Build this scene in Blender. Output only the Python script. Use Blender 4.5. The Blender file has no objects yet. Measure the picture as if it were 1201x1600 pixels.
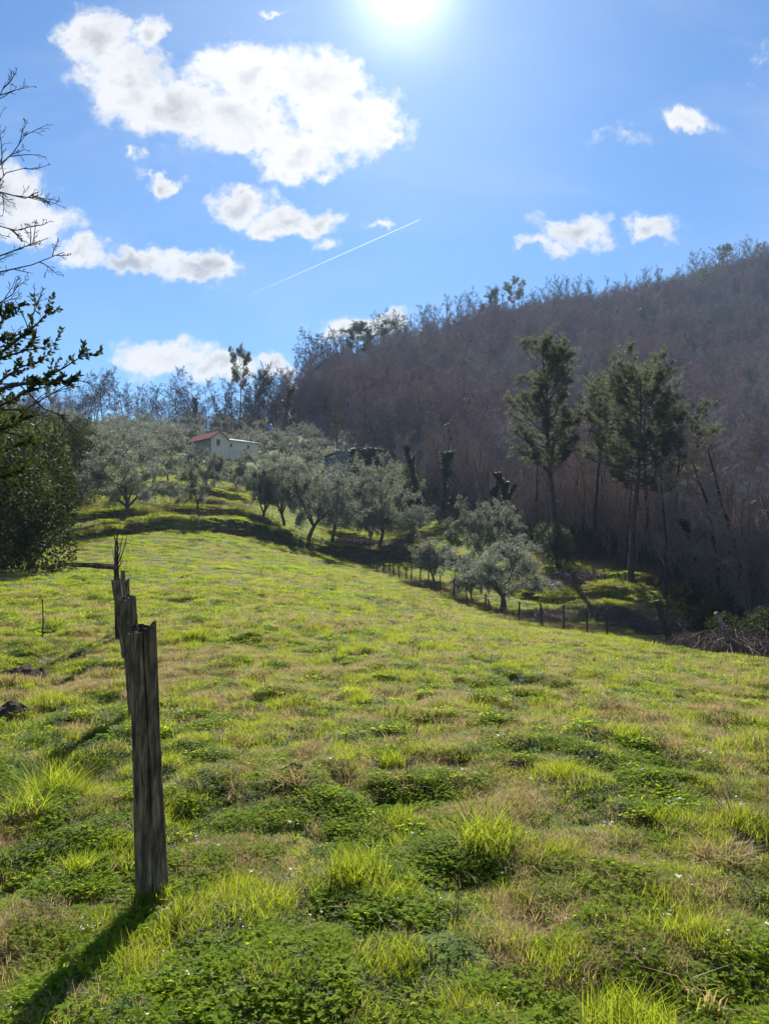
import bpy, math, random
import numpy as np
from mathutils import Vector, Matrix

# ------------------------------------------------------------------ camera, sky, sun, exposure
S = bpy.context.scene
COL = S.collection
EYE = 1.6
FPX = 1160.0
PITCH = math.radians(2.96)
cam_d = bpy.data.cameras.new('camera'); cam = bpy.data.objects.new('camera', cam_d); COL.objects.link(cam)
cam.location = (0, 0, EYE); cam.rotation_euler = (math.radians(90) + PITCH, 0, 0)
cam_d.sensor_fit = 'VERTICAL'; cam_d.sensor_height = 24.0; cam_d.lens = FPX / 1600 * 24.0
cam_d.clip_start = 0.05; cam_d.clip_end = 60000
S.camera = cam
SUN_EL, SUN_AZ = math.radians(38.6), math.radians(1.5)     # azimuth measured from +Y towards +X
SUN_DIR = Vector((math.sin(SUN_AZ)*math.cos(SUN_EL), math.cos(SUN_AZ)*math.cos(SUN_EL), math.sin(SUN_EL)))
SKY_STRENGTH = 0.105
SUN_STRENGTH = 5.0
EXPOSURE = 1.3
S.view_settings.view_transform = 'Standard'; S.view_settings.look = 'None'
S.view_settings.gamma = 1.0; S.view_settings.use_curve_mapping = False
S.view_settings.exposure = EXPOSURE
S.render.resolution_x, S.render.resolution_y = 768, 1024
S.cycles.max_bounces = 8; S.cycles.transparent_max_bounces = 8
S.cycles.volume_bounces = 0

sun_d = bpy.data.lights.new('sun', 'SUN'); sun = bpy.data.objects.new('sun', sun_d); COL.objects.link(sun)
sun_d.energy = SUN_STRENGTH; sun_d.angle = math.radians(0.5); sun_d.color = (1.0, 0.95, 0.86)
sun.rotation_euler = (-SUN_DIR).to_track_quat('-Z', 'Y').to_euler()

def pix(px, py, Y):
    """the point at world depth Y that the photograph shows at pixel (px, py)"""
    xc = (px - 600.5) / FPX; yc = (800 - py) / FPX
    c, s = math.cos(PITCH), math.sin(PITCH)
    k = Y / (c - yc*s)
    return Vector((xc*k, Y, EYE + k*(s + yc*c)))

# ---- world: Nishita sky with fair-weather clouds laid over it by direction
class NT:
    def __init__(s, tree): s.t = tree
    def n(s, typ, **kw):
        nd = s.t.nodes.new(typ)
        for k, v in kw.items():
            if k[0] == '_': nd.inputs[int(k[1:])].default_value = v
            else: setattr(nd, k, v)
        return nd
    def l(s, a, b): s.t.links.new(a, b)
    def m(s, op, a, b=None, c=None, clamp=False):
        nd = s.n('ShaderNodeMath', operation=op, use_clamp=clamp)
        for i, v in enumerate((a, b, c)):
            if v is None: continue
            if isinstance(v, (int, float)): nd.inputs[i].default_value = v
            else: s.l(v, nd.inputs[i])
        return nd.outputs[0]
    def v(s, op, a, b=None):
        nd = s.n('ShaderNodeVectorMath', operation=op)
        for i, v in enumerate((a, b)):
            if v is None: continue
            if isinstance(v, (tuple, list)): nd.inputs[i].default_value = v
            else: s.l(v, nd.inputs[i])
        return nd
    def noise(s, vec, scale, detail=4, rough=0.55, dist=0.0):
        nd = s.n('ShaderNodeTexNoise'); s.l(vec, nd.inputs['Vector'])
        nd.inputs['Scale'].default_value = scale; nd.inputs['Detail'].default_value = detail
        nd.inputs['Roughness'].default_value = rough; nd.inputs['Distortion'].default_value = dist
        return nd
    def smooth(s, x, lo, hi, a=0.0, b=1.0):
        nd = s.n('ShaderNodeMapRange', interpolation_type='SMOOTHSTEP'); s.l(x, nd.inputs[0])
        nd.inputs[1].default_value = lo; nd.inputs[2].default_value = hi
        nd.inputs[3].default_value = a; nd.inputs[4].default_value = b
        return nd.outputs[0]
    def mix(s, f, a, b, blend='MIX'):
        nd = s.n('ShaderNodeMix', data_type='RGBA', blend_type=blend)
        if isinstance(f, (int, float)): nd.inputs[0].default_value = f
        else: s.l(f, nd.inputs[0])
        for i, v in ((6, a), (7, b)):
            if isinstance(v, (tuple, list)): nd.inputs[i].default_value = (*v[:3], 1)
            else: s.l(v, nd.inputs[i])
        return nd.outputs[2]
    def ramp(s, f, stops):
        nd = s.n('ShaderNodeValToRGB'); s.l(f, nd.inputs[0]); cr = nd.color_ramp
        while len(cr.elements) < len(stops): cr.elements.new(0.5)
        for e, (p, c) in zip(cr.elements, stops): e.position = p; e.color = (*c, 1)
        return nd.outputs[0]

W = bpy.data.worlds.new('World'); S.world = W; W.use_nodes = True
W.node_tree.nodes.clear()
w = NT(W.node_tree)
sky = w.n('ShaderNodeTexSky', sky_type='NISHITA', sun_disc=False, sun_elevation=SUN_EL, sun_rotation=SUN_AZ,
          altitude=200, air_density=1.0, dust_density=0.12, ozone_density=2.2)
tc = w.n('ShaderNodeTexCoord')
d3 = w.v('NORMALIZE', tc.outputs['Generated']).outputs[0]
sep = w.n('ShaderNodeSeparateXYZ'); w.l(d3, sep.inputs[0])
yy = w.m('MAXIMUM', sep.outputs[1], 0.08)
cmb = w.n('ShaderNodeCombineXYZ')
w.l(w.m('DIVIDE', sep.outputs[0], yy), cmb.inputs[0]); w.l(w.m('DIVIDE', sep.outputs[2], yy), cmb.inputs[1])
P0 = cmb.outputs[0]
n1 = w.noise(P0, 9.0, 5, 0.6); n2 = w.noise(P0, 32.0, 5, 0.62)
wv1 = w.v('MULTIPLY', w.v('SUBTRACT', n1.outputs['Color'], (.5, .5, .5)).outputs[0], (.11, .08, 0)).outputs[0]
wv2 = w.v('MULTIPLY', w.v('SUBTRACT', n2.outputs['Color'], (.5, .5, .5)).outputs[0], (.05, .04, 0)).outputs[0]
P1 = w.v('ADD', w.v('ADD', P0, wv1).outputs[0], wv2).outputs[0]
CLOUDS = [(150, 75, 62, 62, 1), (195, 130, 95, 75, 1), (270, 175, 105, 58, 1), (375, 112, 88, 58, 1), (365, 185, 125, 58, 1),
    (480, 130, 105, 60, 1), (540, 195, 100, 66, 1), (465, 240, 85, 44, 1), (592, 215, 46, 30, 1), (235, 60, 38, 34, .7), (430, 262, 50, 26, .8),
    (380, 318, 66, 34, 1), (435, 342, 70, 26, 1), (502, 350, 42, 22, .95), (250, 284, 38, 16, .9), (208, 256, 20, 13, .55),
    (10, 300, 75, 52, 1), (50, 345, 70, 34, 1), (128, 388, 38, 30, .9), (205, 406, 62, 24, 1), (300, 413, 100, 25, 1), (352, 412, 48, 19, .9),
    (258, 550, 98, 32, 1), (345, 570, 60, 28, 1), (437, 566, 42, 21, 1), (560, 512, 70, 30, 1), (608, 497, 52, 24, 1),
    (1076, 186, 55, 26, 1), (895, 352, 62, 32, .8), (1022, 362, 58, 28, .95), (845, 378, 42, 16, .7), (590, 364, 34, 11, .6), (515, 380, 34, 10, .5),
    (420, 25, 26, 8, .45), (960, 215, 60, 14, .30), (1190, 95, 35, 40, .36)]
dens = None
for (cx, cy, rx, ry, amp) in CLOUDS:
    c = pix(cx, cy, 1.0); e1 = pix(cx + rx, cy, 1.0); e2 = pix(cx, cy - ry, 1.0)
    ax = abs(e1.x - c.x); az = abs(e2.z - c.z)
    q = w.v('MULTIPLY', w.v('SUBTRACT', P1, (c.x, c.z - EYE, 0)).outputs[0], (1/ax, 1/az, 0))
    q = w.v('LENGTH', q.outputs[0]).outputs['Value']
    q = w.m('MULTIPLY', w.m('SUBTRACT', 1.12, q), amp)
    dens = q if dens is None else w.m('SMOOTH_MAX', dens, q, 0.22)
n3 = w.noise(P0, 20.0, 7, 0.62)
n4 = w.noise(w.v('ADD', P1, (3.1, 1.7, 0)).outputs[0], 9.0, 5, 0.55)
n5 = w.noise(P1, 75.0, 5, 0.65)
dd = w.m('ADD', dens, w.m('MULTIPLY', w.m('SUBTRACT', n3.outputs[0], .5), 1.35))
dd = w.m('ADD', dd, w.m('MULTIPLY', w.m('SUBTRACT', n5.outputs[0], .5), .55))
alpha = w.smooth(dd, 0.05, 0.60)
alpha = w.m('MULTIPLY', alpha, w.smooth(sep.outputs[1], 0.1, 0.3))
# thin veil of cirrus everywhere
veil = w.smooth(w.noise(w.v('MULTIPLY', P0, (1.0, 2.4, 1)).outputs[0], 2.3, 6, 0.6, 0.4).outputs[0], 0.42, 0.78, 0.0, 0.22)
core = w.smooth(w.m('ADD', dd, w.m('MULTIPLY', w.m('SUBTRACT', n4.outputs[0], .5), 2.2)), 0.50, 1.40)
cl_col = w.mix(core, (0.93, 0.95, 0.97), (0.45, 0.50, 0.58))
dirdot = w.v('DOT_PRODUCT', d3, tuple(SUN_DIR)).outputs['Value']
dpos = w.m('MAXIMUM', dirdot, 0.0)
cl_col = w.mix(w.m('MULTIPLY', w.m('POWER', dpos, 30), .55), cl_col, (1.05, 1.02, 0.98))
scale = w.n('ShaderNodeMix', data_type='RGBA', blend_type='MULTIPLY'); scale.inputs[0].default_value = 1
k = 1.0 / SKY_STRENGTH / (2 ** EXPOSURE)
w.l(cl_col, scale.inputs[6]); scale.inputs[7].default_value = (k, k, k, 1)
skyc = w.mix(1.0, sky.outputs[0], (0.265, 0.43, 0.56), 'MULTIPLY')
skyc = w.mix(veil, skyc, (0.75*k, 0.84*k, 0.95*k))
body = w.mix(alpha, skyc, scale.outputs[2])
aur = w.m('ADD', w.m('MULTIPLY', w.m('POWER', dpos, 700), 1.0*k), w.m('MULTIPLY', w.m('POWER', dpos, 45), 0.24*k))
aur = w.m('ADD', aur, w.m('MULTIPLY', w.m('POWER', dpos, 7000), 3*k))
gl = w.n('ShaderNodeMix', data_type='RGBA', blend_type='ADD'); gl.inputs[0].default_value = 1
ac = w.n('ShaderNodeCombineXYZ')
for i in range(3): w.l(w.m('MULTIPLY', aur, (1, .99, .95)[i]), ac.inputs[i])
w.l(body, gl.inputs[6]); w.l(ac.outputs[0], gl.inputs[7])
bg = w.n('ShaderNodeBackground'); w.l(gl.outputs[2], bg.inputs[0]); bg.inputs[1].default_value = SKY_STRENGTH
wo = w.n('ShaderNodeOutputWorld'); w.l(bg.outputs[0], wo.inputs[0])
W.cycles.sampling_method = 'MANUAL'; W.cycles.sample_map_resolution = 512

# ------------------------------------------------------------------ helpers
def tag(o, label=None, cat=None, group=None, kind=None):
    if label: o['label'] = label
    if cat: o['category'] = cat
    if group: o['group'] = group
    if kind: o['kind'] = kind
    return o

def empty(name, loc, rz=0.0):
    o = bpy.data.objects.new(name, None); COL.objects.link(o)
    o.location = loc; o.rotation_euler = (0, 0, rz); o.empty_display_size = 0.2
    return o

class MB:
    """collects geometry as numpy chunks and links it as ONE mesh object"""
    def __init__(s): s.v = []; s.nv = 0; s.f = {3: [], 4: []}; s.mi = {3: [], 4: []}
    def add(s, verts, faces, mi=0):
        verts = np.asarray(verts, dtype=np.float32).reshape(-1, 3); faces = np.asarray(faces, dtype=np.int32)
        if len(faces) == 0: return
        k = faces.shape[1]
        s.v.append(verts); s.f[k].append(faces + s.nv); s.mi[k].append(np.full(len(faces), mi, np.int32)); s.nv += len(verts)
    def mesh(s, name, mats, smooth=False):
        me = bpy.data.meshes.new(name)
        V = np.concatenate(s.v) if s.v else np.zeros((0, 3), np.float32)
        loops = []; sizes = []; mi = []
        for k in (3, 4):
            if s.f[k]:
                F = np.concatenate(s.f[k]); loops.append(F.ravel()); sizes.append(np.full(len(F), k, np.int32)); mi.append(np.concatenate(s.mi[k]))
        loops = np.concatenate(loops); sizes = np.concatenate(sizes); mi = np.concatenate(mi)
        me.vertices.add(len(V)); me.vertices.foreach_set('co', V.ravel())
        me.loops.add(len(loops)); me.loops.foreach_set('vertex_index', loops)
        me.polygons.add(len(sizes))
        me.polygons.foreach_set('loop_start', np.concatenate(([0], np.cumsum(sizes)[:-1])).astype(np.int32))
        me.polygons.foreach_set('loop_total', sizes)
        me.polygons.foreach_set('material_index', mi)
        me.polygons.foreach_set('use_smooth', np.full(len(sizes), smooth, bool))
        for m in (mats if isinstance(mats, (list, tuple)) else [mats]): me.materials.append(m)
        me.update(calc_edges=True); me.validate()
        return me
    def build(s, name, mats, parent=None, smooth=False, link=True):
        o = bpy.data.objects.new(name, s.mesh(name, mats, smooth))
        if link: COL.objects.link(o)
        if parent: o.parent = parent
        return o
    def tube(s, pts, rad, n=4, cap=False, mi=0):
        pts = np.asarray(pts, float); rad = np.asarray(rad, float); m = len(pts)
        t = np.gradient(pts, axis=0); t /= np.linalg.norm(t, axis=1)[:, None] + 1e-9
        ref = np.array([0, 0, 1.0]) if abs(t[0][2]) < .8 else np.array([1.0, 0, 0])
        u = np.cross(t, ref); u /= np.linalg.norm(u, axis=1)[:, None] + 1e-9
        w_ = np.cross(t, u)
        a = np.arange(n) * 2*math.pi/n
        V = pts[:, None, :] + rad[:, None, None]*(np.cos(a)[None, :, None]*u[:, None, :] + np.sin(a)[None, :, None]*w_[:, None, :])
        i = np.arange(m-1)[:, None]*n; j = np.arange(n)[None, :]; j2 = (j+1) % n
        F = np.stack([i+j, i+j2, i+n+j2, i+n+j], -1).reshape(-1, 4)
        s.add(V.reshape(-1, 3), F, mi)
        if cap:
            c = len(pts)-1
            vv = np.concatenate([V[c], pts[c][None]]); s.add(vv, [[k, (k+1) % n, n] for k in range(n)], mi)
    def box(s, x0, x1, y0, y1, z0, z1, mi=0):
        V = [(x, y, z) for z in (z0, z1) for y in (y0, y1) for x in (x0, x1)]
        s.add(V, [(0, 2, 3, 1), (4, 5, 7, 6), (0, 1, 5, 4), (2, 6, 7, 3), (0, 4, 6, 2), (1, 3, 7, 5)], mi)
    def leaves(s, C, D, N, L, Wd, mi=0, fold=0.0):
        """diamond leaves: base C, direction D, side vector from N, length L, width Wd (arrays)"""
        C = np.asarray(C); D = D/(np.linalg.norm(D, axis=1)[:, None]+1e-9)
        Sd = np.cross(D, N); Sd /= np.linalg.norm(Sd, axis=1)[:, None]+1e-9
        L = np.broadcast_to(L, len(C))[:, None]; Wd = np.broadcast_to(Wd, len(C))[:, None]
        Nn = np.cross(Sd, D)
        a = C; b = C + D*L*.45 + Sd*Wd*.5 + Nn*fold*Wd; c = C + D*L; d = C + D*L*.45 - Sd*Wd*.5 + Nn*fold*Wd
        V = np.stack([a, b, c, d], 1).reshape(-1, 3)
        F = np.arange(len(C)*4, dtype=np.int32).reshape(-1, 4)
        s.add(V, F, mi)

def rvec(rng, n):
    v = rng.normal(size=(n, 3)); return v/np.linalg.norm(v, axis=1)[:, None]

# lattice noise for the terrain and for patchy planting
def _hash(ix, iy, seed):
    h = (ix.astype(np.int64)*374761393 + iy.astype(np.int64)*668265263 + seed*1442695041) & 0xffffffff
    h = ((h ^ (h >> 13))*1274126177) & 0xffffffff
    return ((h ^ (h >> 16)) & 0xffff)/65535.0
def vnoise(x, y, seed=0):
    x = np.asarray(x, float); y = np.asarray(y, float)
    ix = np.floor(x); iy = np.floor(y); fx = x-ix; fy = y-iy
    fx = fx*fx*(3-2*fx); fy = fy*fy*(3-2*fy); ix = ix.astype(np.int64); iy = iy.astype(np.int64)
    a = _hash(ix, iy, seed); b = _hash(ix+1, iy, seed); c = _hash(ix, iy+1, seed); d = _hash(ix+1, iy+1, seed)
    return (a*(1-fx)+b*fx)*(1-fy) + (c*(1-fx)+d*fx)*fy
def fbm(x, y, seed=0, octv=3):
    r = 0; a = .5
    for i in range(octv):
        r = r + a*vnoise(x*2**i + 17.3*i, y*2**i - 9.1*i, seed+i); a *= .5
    return r/(1-.5**octv)
def sstep(x): x = np.clip(x, 0, 1); return x*x*(3-2*x)

# ------------------------------------------------------------------ terrain heights
CP = []
def col(px, rows):
    for py, Y in rows:
        p = pix(px, py, Y); CP.append((math.atan2(p.x, p.y), math.hypot(p.x, p.y), p.z))
col0 = [(1000, 13), (930, 25), (885, 42), (850, 60), (800, 80), (745, 110), (690, 160), (665, 220), (690, 330), (800, 600)]
col(-400, col0); col(0, col0)
col(200, [(1137, 7), (1035, 10.7), (950, 20), (898, 35), (858, 50), (831, 61), (812, 70), (770, 90), (718, 120), (682, 165), (664, 210), (700, 320), (800, 600)])
col(400, [(1000, 13.5), (925, 30), (880, 50), (850, 66), (832, 76), (795, 95), (745, 125), (705, 160), (682, 200), (668, 235), (700, 340), (800, 650)])
col(478, [(690, 165), (652, 205), (618, 250), (665, 345), (790, 680)])
col(550, [(960, 24), (915, 45), (888, 72), (874, 88), (850, 100), (800, 120), (745, 137), (700, 165), (640, 205), (585, 265), (640, 370), (780, 700)])
col(700, [(1010, 17), (965, 32), (945, 50), (922, 62), (888, 82), (830, 100), (760, 130), (700, 165), (620, 230), (560, 300), (528, 345), (580, 450), (750, 800)])
col(850, [(1060, 11), (1010, 22), (992, 34), (980, 44), (962, 54), (920, 65), (870, 76), (820, 100), (750, 140), (700, 175), (600, 260), (520, 350), (490, 400), (530, 500), (740, 900)])
col(1000, [(1060, 12), (1026, 22), (1010, 31), (1004, 38), (978, 49), (935, 58), (890, 70), (830, 95), (760, 140), (700, 180), (600, 260), (500, 370), (462, 425), (500, 540), (740, 1000)])
c12 = [(1080, 12), (1052, 20), (1036, 27), (1050, 35), (1025, 45), (970, 60), (900, 85), (800, 130), (700, 190), (600, 270), (500, 360), (412, 450), (430, 600), (720, 1100)]
col(1201, c12); col(1560, c12)
for px in (-400, 0, 300, 600, 900, 1201, 1560):
    for r in (1, 2.2, 4, 6): 
        a = math.atan2((px-600.5)/FPX, 1); CP.append((a, r, -0.004*r*(1 if px > 700 else 0)))
CP = np.array(CP)
AZK = 2.6
_X = np.stack([CP[:, 0]*AZK, np.log(CP[:, 1])], 1); _U = CP[:, 2]/CP[:, 1]
def _phi(d2): return 0.5*d2*np.log(d2+1e-12)
_n = len(_X); _K = _phi(((_X[:, None]-_X[None])**2).sum(-1)) + 2e-4*np.eye(_n)
_P = np.concatenate([np.ones((_n, 1)), _X], 1)
_A = np.block([[_K, _P], [_P.T, np.zeros((3, 3))]]); _w = np.linalg.solve(_A, np.concatenate([_U, np.zeros(3)]))
def pxaz(px): return math.atan2((px-600.5)/FPX, 1)
BANKS = [  # (polyline of (px, range), height, width of the face)
    ([(55, 60), (150, 62), (230, 64), (300, 66), (380, 70), (470, 77), (540, 87), (600, 90), (690, 86), (760, 78)], 1.05, .9),
    ([(60, 76), (150, 78), (215, 75), (250, 74)], .7, .9),
    ([(240, 80), (300, 80), (360, 82), (430, 84)], 0.55, .8),
    ([(90, 92), (200, 92), (300, 95), (400, 100)], .8, 1.2),
    ([(90, 108), (200, 110), (300, 112), (420, 118), (560, 122)], .8, 1.3),
    ([(500, 99), (560, 101), (640, 100), (720, 96)], .8, 1.0),
    ([(560, 112), (640, 112), (720, 108)], .7, 1.1),
    ([(800, 66), (850, 62), (900, 61), (950, 60), (1010, 56), (1100, 53)], .7, .8),
    ([(830, 73), (900, 70), (960, 67), (1040, 64), (1110, 62)], .6, .8)]
def terrain(x, y, fine=True):
    x = np.asarray(x, float); y = np.asarray(y, float); sh = x.shape; x = x.ravel(); y = y.ravel()
    r = np.hypot(x, y) + 1e-6; az = np.arctan2(x, y); a = np.clip(az, -.8, .8)
    q = np.stack([a*AZK, np.log(np.clip(r, .8, 1000))], 1)
    u = np.empty(len(q))
    for i in range(0, len(q), 20000):
        b = q[i:i+20000]; u[i:i+20000] = _phi(((b[:, None]-_X[None])**2).sum(-1)) @ _w[:_n] + _w[_n] + b @ _w[_n+1:]
    z = u*np.clip(r, .8, 1000)
    z = z*sstep((2600-r)/1600)
    back = sstep((np.abs(az)-1.0)/1.0)
    z = z*(1-back) + back*(-.02*np.minimum(r, 400) + 6*(fbm(x/90+5, y/90, 40)-.5)*sstep(r/80))
    for bi, (pl, H, wd) in enumerate(BANKS):
        pa = np.array([pxaz(p[0]) for p in pl]); pr = np.array([p[1] for p in pl])
        jit = (fbm(x/3.0, y/3.0, 7)-.5)*2.2
        if bi: jit = jit+(fbm(x/9+bi, y/9, 90+bi, 2)-.5)*9; H = H*(.3+1.2*vnoise(x/5+bi*3, y/5, 60+bi))
        else: jit = jit+(fbm(x/8, y/8, 95, 2)-.5)*3.5; H = H*np.interp(a, pa[:6], [.35, .4, .6, .9, 1.2, 1.2])*(.6+.8*vnoise(x/4, y/4, 66))
        r0 = np.interp(a, pa, pr) + jit
        fade = sstep((a-pa[0])/.02)*sstep((pa[-1]-a)/.02)
        z = z + H*fade*sstep((r-r0)/wd)*np.exp(-np.clip(r-r0-wd, 0, None)/9.0)
        z = z - .22*fade*np.exp(-((r-r0+.5)/.9)**2)
    near = sstep((130-r)/60)
    z = z + near*((fbm(x/5, y/5, 1)-.5)*.35*sstep(r/14))
    if fine:
        z = z + near*sstep(r/3)*((fbm(x/.9, y/.9, 11)-.5)*.26 + (vnoise(x/.30, y/.30, 19)-.5)*.12)
    z = z + sstep((r-130)/60)*(fbm(x/25, y/25, 3)-.5)*5
    return z.reshape(sh)
def gz(x, y): return float(terrain(np.array([x]), np.array([y]), False)[0])
def on(px, Y, dz=0.0):
    """ground point at depth Y in the direction of photograph column px (taken near the horizon row)"""
    x = (px-600.5)/FPX*Y
    for _ in range(2):
        z = gz(x, Y); x = (px-600.5)/FPX*(Y*math.cos(PITCH)+(z-EYE)*math.sin(PITCH))
    return Vector((x, Y, gz(x, Y)+dz))

# ------------------------------------------------------------------ materials
def newmat(name):
    m = bpy.data.materials.new(name); m.use_nodes = True; m.node_tree.nodes.clear(); t = NT(m.node_tree)
    out = t.n('ShaderNodeOutputMaterial'); return m, t, out
def princ(t, col, rough=.8, spec=.3):
    p = t.n('ShaderNodeBsdfPrincipled'); p.inputs['Roughness'].default_value = rough
    p.inputs['Specular IOR Level'].default_value = spec
    if isinstance(col, (tuple, list)): p.inputs['Base Color'].default_value = (*col, 1)
    else: t.l(col, p.inputs['Base Color'])
    return p
def leafmat(name, cols, trans=(.3, .4, .05), tw=.45, rough=.45, spec=.4, back=None, jitter=.3):
    """foliage: colour varies per instance and over the crown; light comes through the leaf"""
    m, t, out = newmat(name)
    oi = t.n('ShaderNodeObjectInfo'); geo = t.n('ShaderNodeNewGeometry'); tcn = t.n('ShaderNodeTexCoord')
    ns = t.noise(tcn.outputs['Object'], 1.7, 3)
    f = t.m('ADD', t.m('MULTIPLY', geo.outputs['Random Per Island'], .42), t.m('ADD', t.m('MULTIPLY', oi.outputs['Random'], .35), t.m('MULTIPLY', ns.outputs[0], .3)))
    f = t.m('MULTIPLY', f, .95, clamp=True)
    c = t.ramp(f, [(i/(len(cols)-1), q) for i, q in enumerate(cols)])
    cc = c
    if back: cc = t.mix(geo.outputs['Backfacing'], c, back)
    p = princ(t, cc, rough, spec)
    tr = t.n('ShaderNodeBsdfTranslucent'); tcol = t.mix(.6, c, trans); t.l(tcol, tr.inputs[0])
    mx = t.n('ShaderNodeMixShader'); mx.inputs[0].default_value = tw
    t.l(p.outputs[0], mx.inputs[1]); t.l(tr.outputs[0], mx.inputs[2]); t.l(mx.outputs[0], out.inputs[0])
    return m
def barkmat(name, a, b, sc=(8, 8, 1.5), bump=.6, rough=.9, obj=True):
    m, t, out = newmat(name); tcn = t.n('ShaderNodeTexCoord')
    v = t.v('MULTIPLY', tcn.outputs['Object'], sc).outputs[0]
    n = t.noise(v, 2.0, 6, .65); oi = t.n('ShaderNodeObjectInfo')
    f = t.smooth(n.outputs[0], .35, .68)
    c = t.mix(f, a, b)
    c = t.mix(t.m('MULTIPLY', oi.outputs['Random'], .4), c, tuple(x*.6 for x in a))
    p = princ(t, c, rough, .2)
    bp = t.n('ShaderNodeBump'); bp.inputs['Strength'].default_value = bump; bp.inputs['Distance'].default_value = .02
    t.l(n.outputs[0], bp.inputs['Height']); t.l(bp.outputs[0], p.inputs['Normal']); t.l(p.outputs[0], out.inputs[0])
    return m
def plain(name, col, rough=.8, spec=.3):
    m, t, out = newmat(name); tcn = t.n('ShaderNodeTexCoord')
    n = t.noise(tcn.outputs['Object'], 3.0, 5, .6)
    c = t.mix(t.smooth(n.outputs[0], .3, .7), tuple(x*.72 for x in col), tuple(min(1, x*1.15) for x in col))
    p = princ(t, c, rough, spec); t.l(p.outputs[0], out.inputs[0]); return m

M = {}
M['blade'] = leafmat('grass_blade', [(.035, .075, .010), (.085, .14, .016), (.15, .19, .02), (.22, .22, .045)], (.50, .58, .03), .58, .6, .12)
M['clover'] = leafmat('clover_leaf', [(.05, .105, .008), (.115, .195, .010), (.18, .255, .014), (.25, .30, .018)], (.58, .68, .02), .55, .7, .06)
M['rosette'] = leafmat('weed_leaf', [(.025, .055, .012), (.05, .09, .02), (.09, .13, .025)], (.30, .42, .03), .42, .6, .10)
M['straw'] = leafmat('dry_grass', [(.16, .11, .055), (.26, .19, .09), (.36, .28, .14), (.45, .37, .22)], (.60, .42, .18), .45, .6, .2)
M['weedstem'] = leafmat('dry_weed', [(.10, .065, .042), (.18, .12, .075), (.28, .19, .12)], (.38, .24, .14), .2, .8, .1)
M['daisy'] = plain('daisy_petal', (.8, .79, .78), .7)
M['bluebell'] = plain('speedwell_petal', (.62, .68, .85), .7)
M['yellow'] = plain('daisy_eye', (.7, .5, .05), .7)
M['olive'] = leafmat('olive_leaf', [(.022, .027, .015), (.078, .089, .054), (.22, .235, .165), (.42, .435, .35)], (.32, .34, .22), .30, .55, .10, back=(.22, .24, .19))
M['pine'] = leafmat('pine_needle', [(.007, .013, .008), (.018, .030, .015), (.048, .064, .033), (.14, .16, .095)], (.24, .28, .13), .36, .6, .22)
M['laurel'] = leafmat('evergreen_leaf', [(.006, .012, .005), (.013, .024, .008), (.026, .040, .012), (.055, .07, .02)], (.18, .22, .02), .14, .6, .04)
M['ivy'] = leafmat('ivy_leaf', [(.016, .030, .014), (.032, .052, .022), (.055, .08, .03)], (.16, .20, .05), .15, .5, .15)
M['mixgreen'] = leafmat('hedge_leaf', [(.014, .026, .008), (.03, .048, .014), (.07, .09, .022)], (.22, .25, .05), .30, .55, .10)
M['hillgrey'] = leafmat('grey_hill_twig', [(.08, .070, .068), (.19, .168, .16), (.34, .31, .30), (.52, .48, .46)], (.36, .32, .29), .35, .8, .1)
M['hillred'] = leafmat('russet_hill_twig', [(.08, .052, .052), (.19, .13, .13), (.30, .22, .22), (.42, .33, .33)], (.46, .34, .36), .38, .8, .1)
M['bud'] = leafmat('bud_twig', [(.06, .045, .040), (.10, .075, .062), (.15, .115, .095)], (.22, .15, .12), .25, .8, .15)
M['catkin'] = leafmat('catkin_twig', [(.12, .10, .04), (.19, .16, .06), (.25, .20, .09)], (.35, .28, .10), .3, .8, .15)
M['bark'] = barkmat('grey_bark', (.050, .042, .038), (.16, .135, .12))
M['slimbark'] = barkmat('slender_bark', (.10, .080, .068), (.40, .34, .29), bump=0)
M['barkdark'] = barkmat('dark_bark', (.028, .023, .020), (.085, .068, .058))
M['pinebark'] = barkmat('pine_bark', (.045, .030, .024), (.17, .11, .085))
M['twig'] = leafmat('twig_bark', [(.14, .105, .095), (.26, .20, .175), (.38, .31, .27)], (.46, .37, .32), .35, .8, .1)
M['purpletwig'] = leafmat('hill_twig_bark', [(.07, .050, .050), (.17, .125, .125), (.30, .235, .235), (.46, .39, .38)], (.44, .35, .36), .38, .8, .1)
M['bramble'] = barkmat('bramble_cane', (.09, .055, .045), (.19, .13, .11), bump=0)
M['wire'] = plain('wire_steel', (.12, .10, .09), .9, .05)
M['fencewood'] = barkmat('fence_wood', (.03, .024, .02), (.12, .095, .075))
M['deadwood'] = barkmat('bleached_wood', (.10, .09, .08), (.33, .29, .25))

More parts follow.
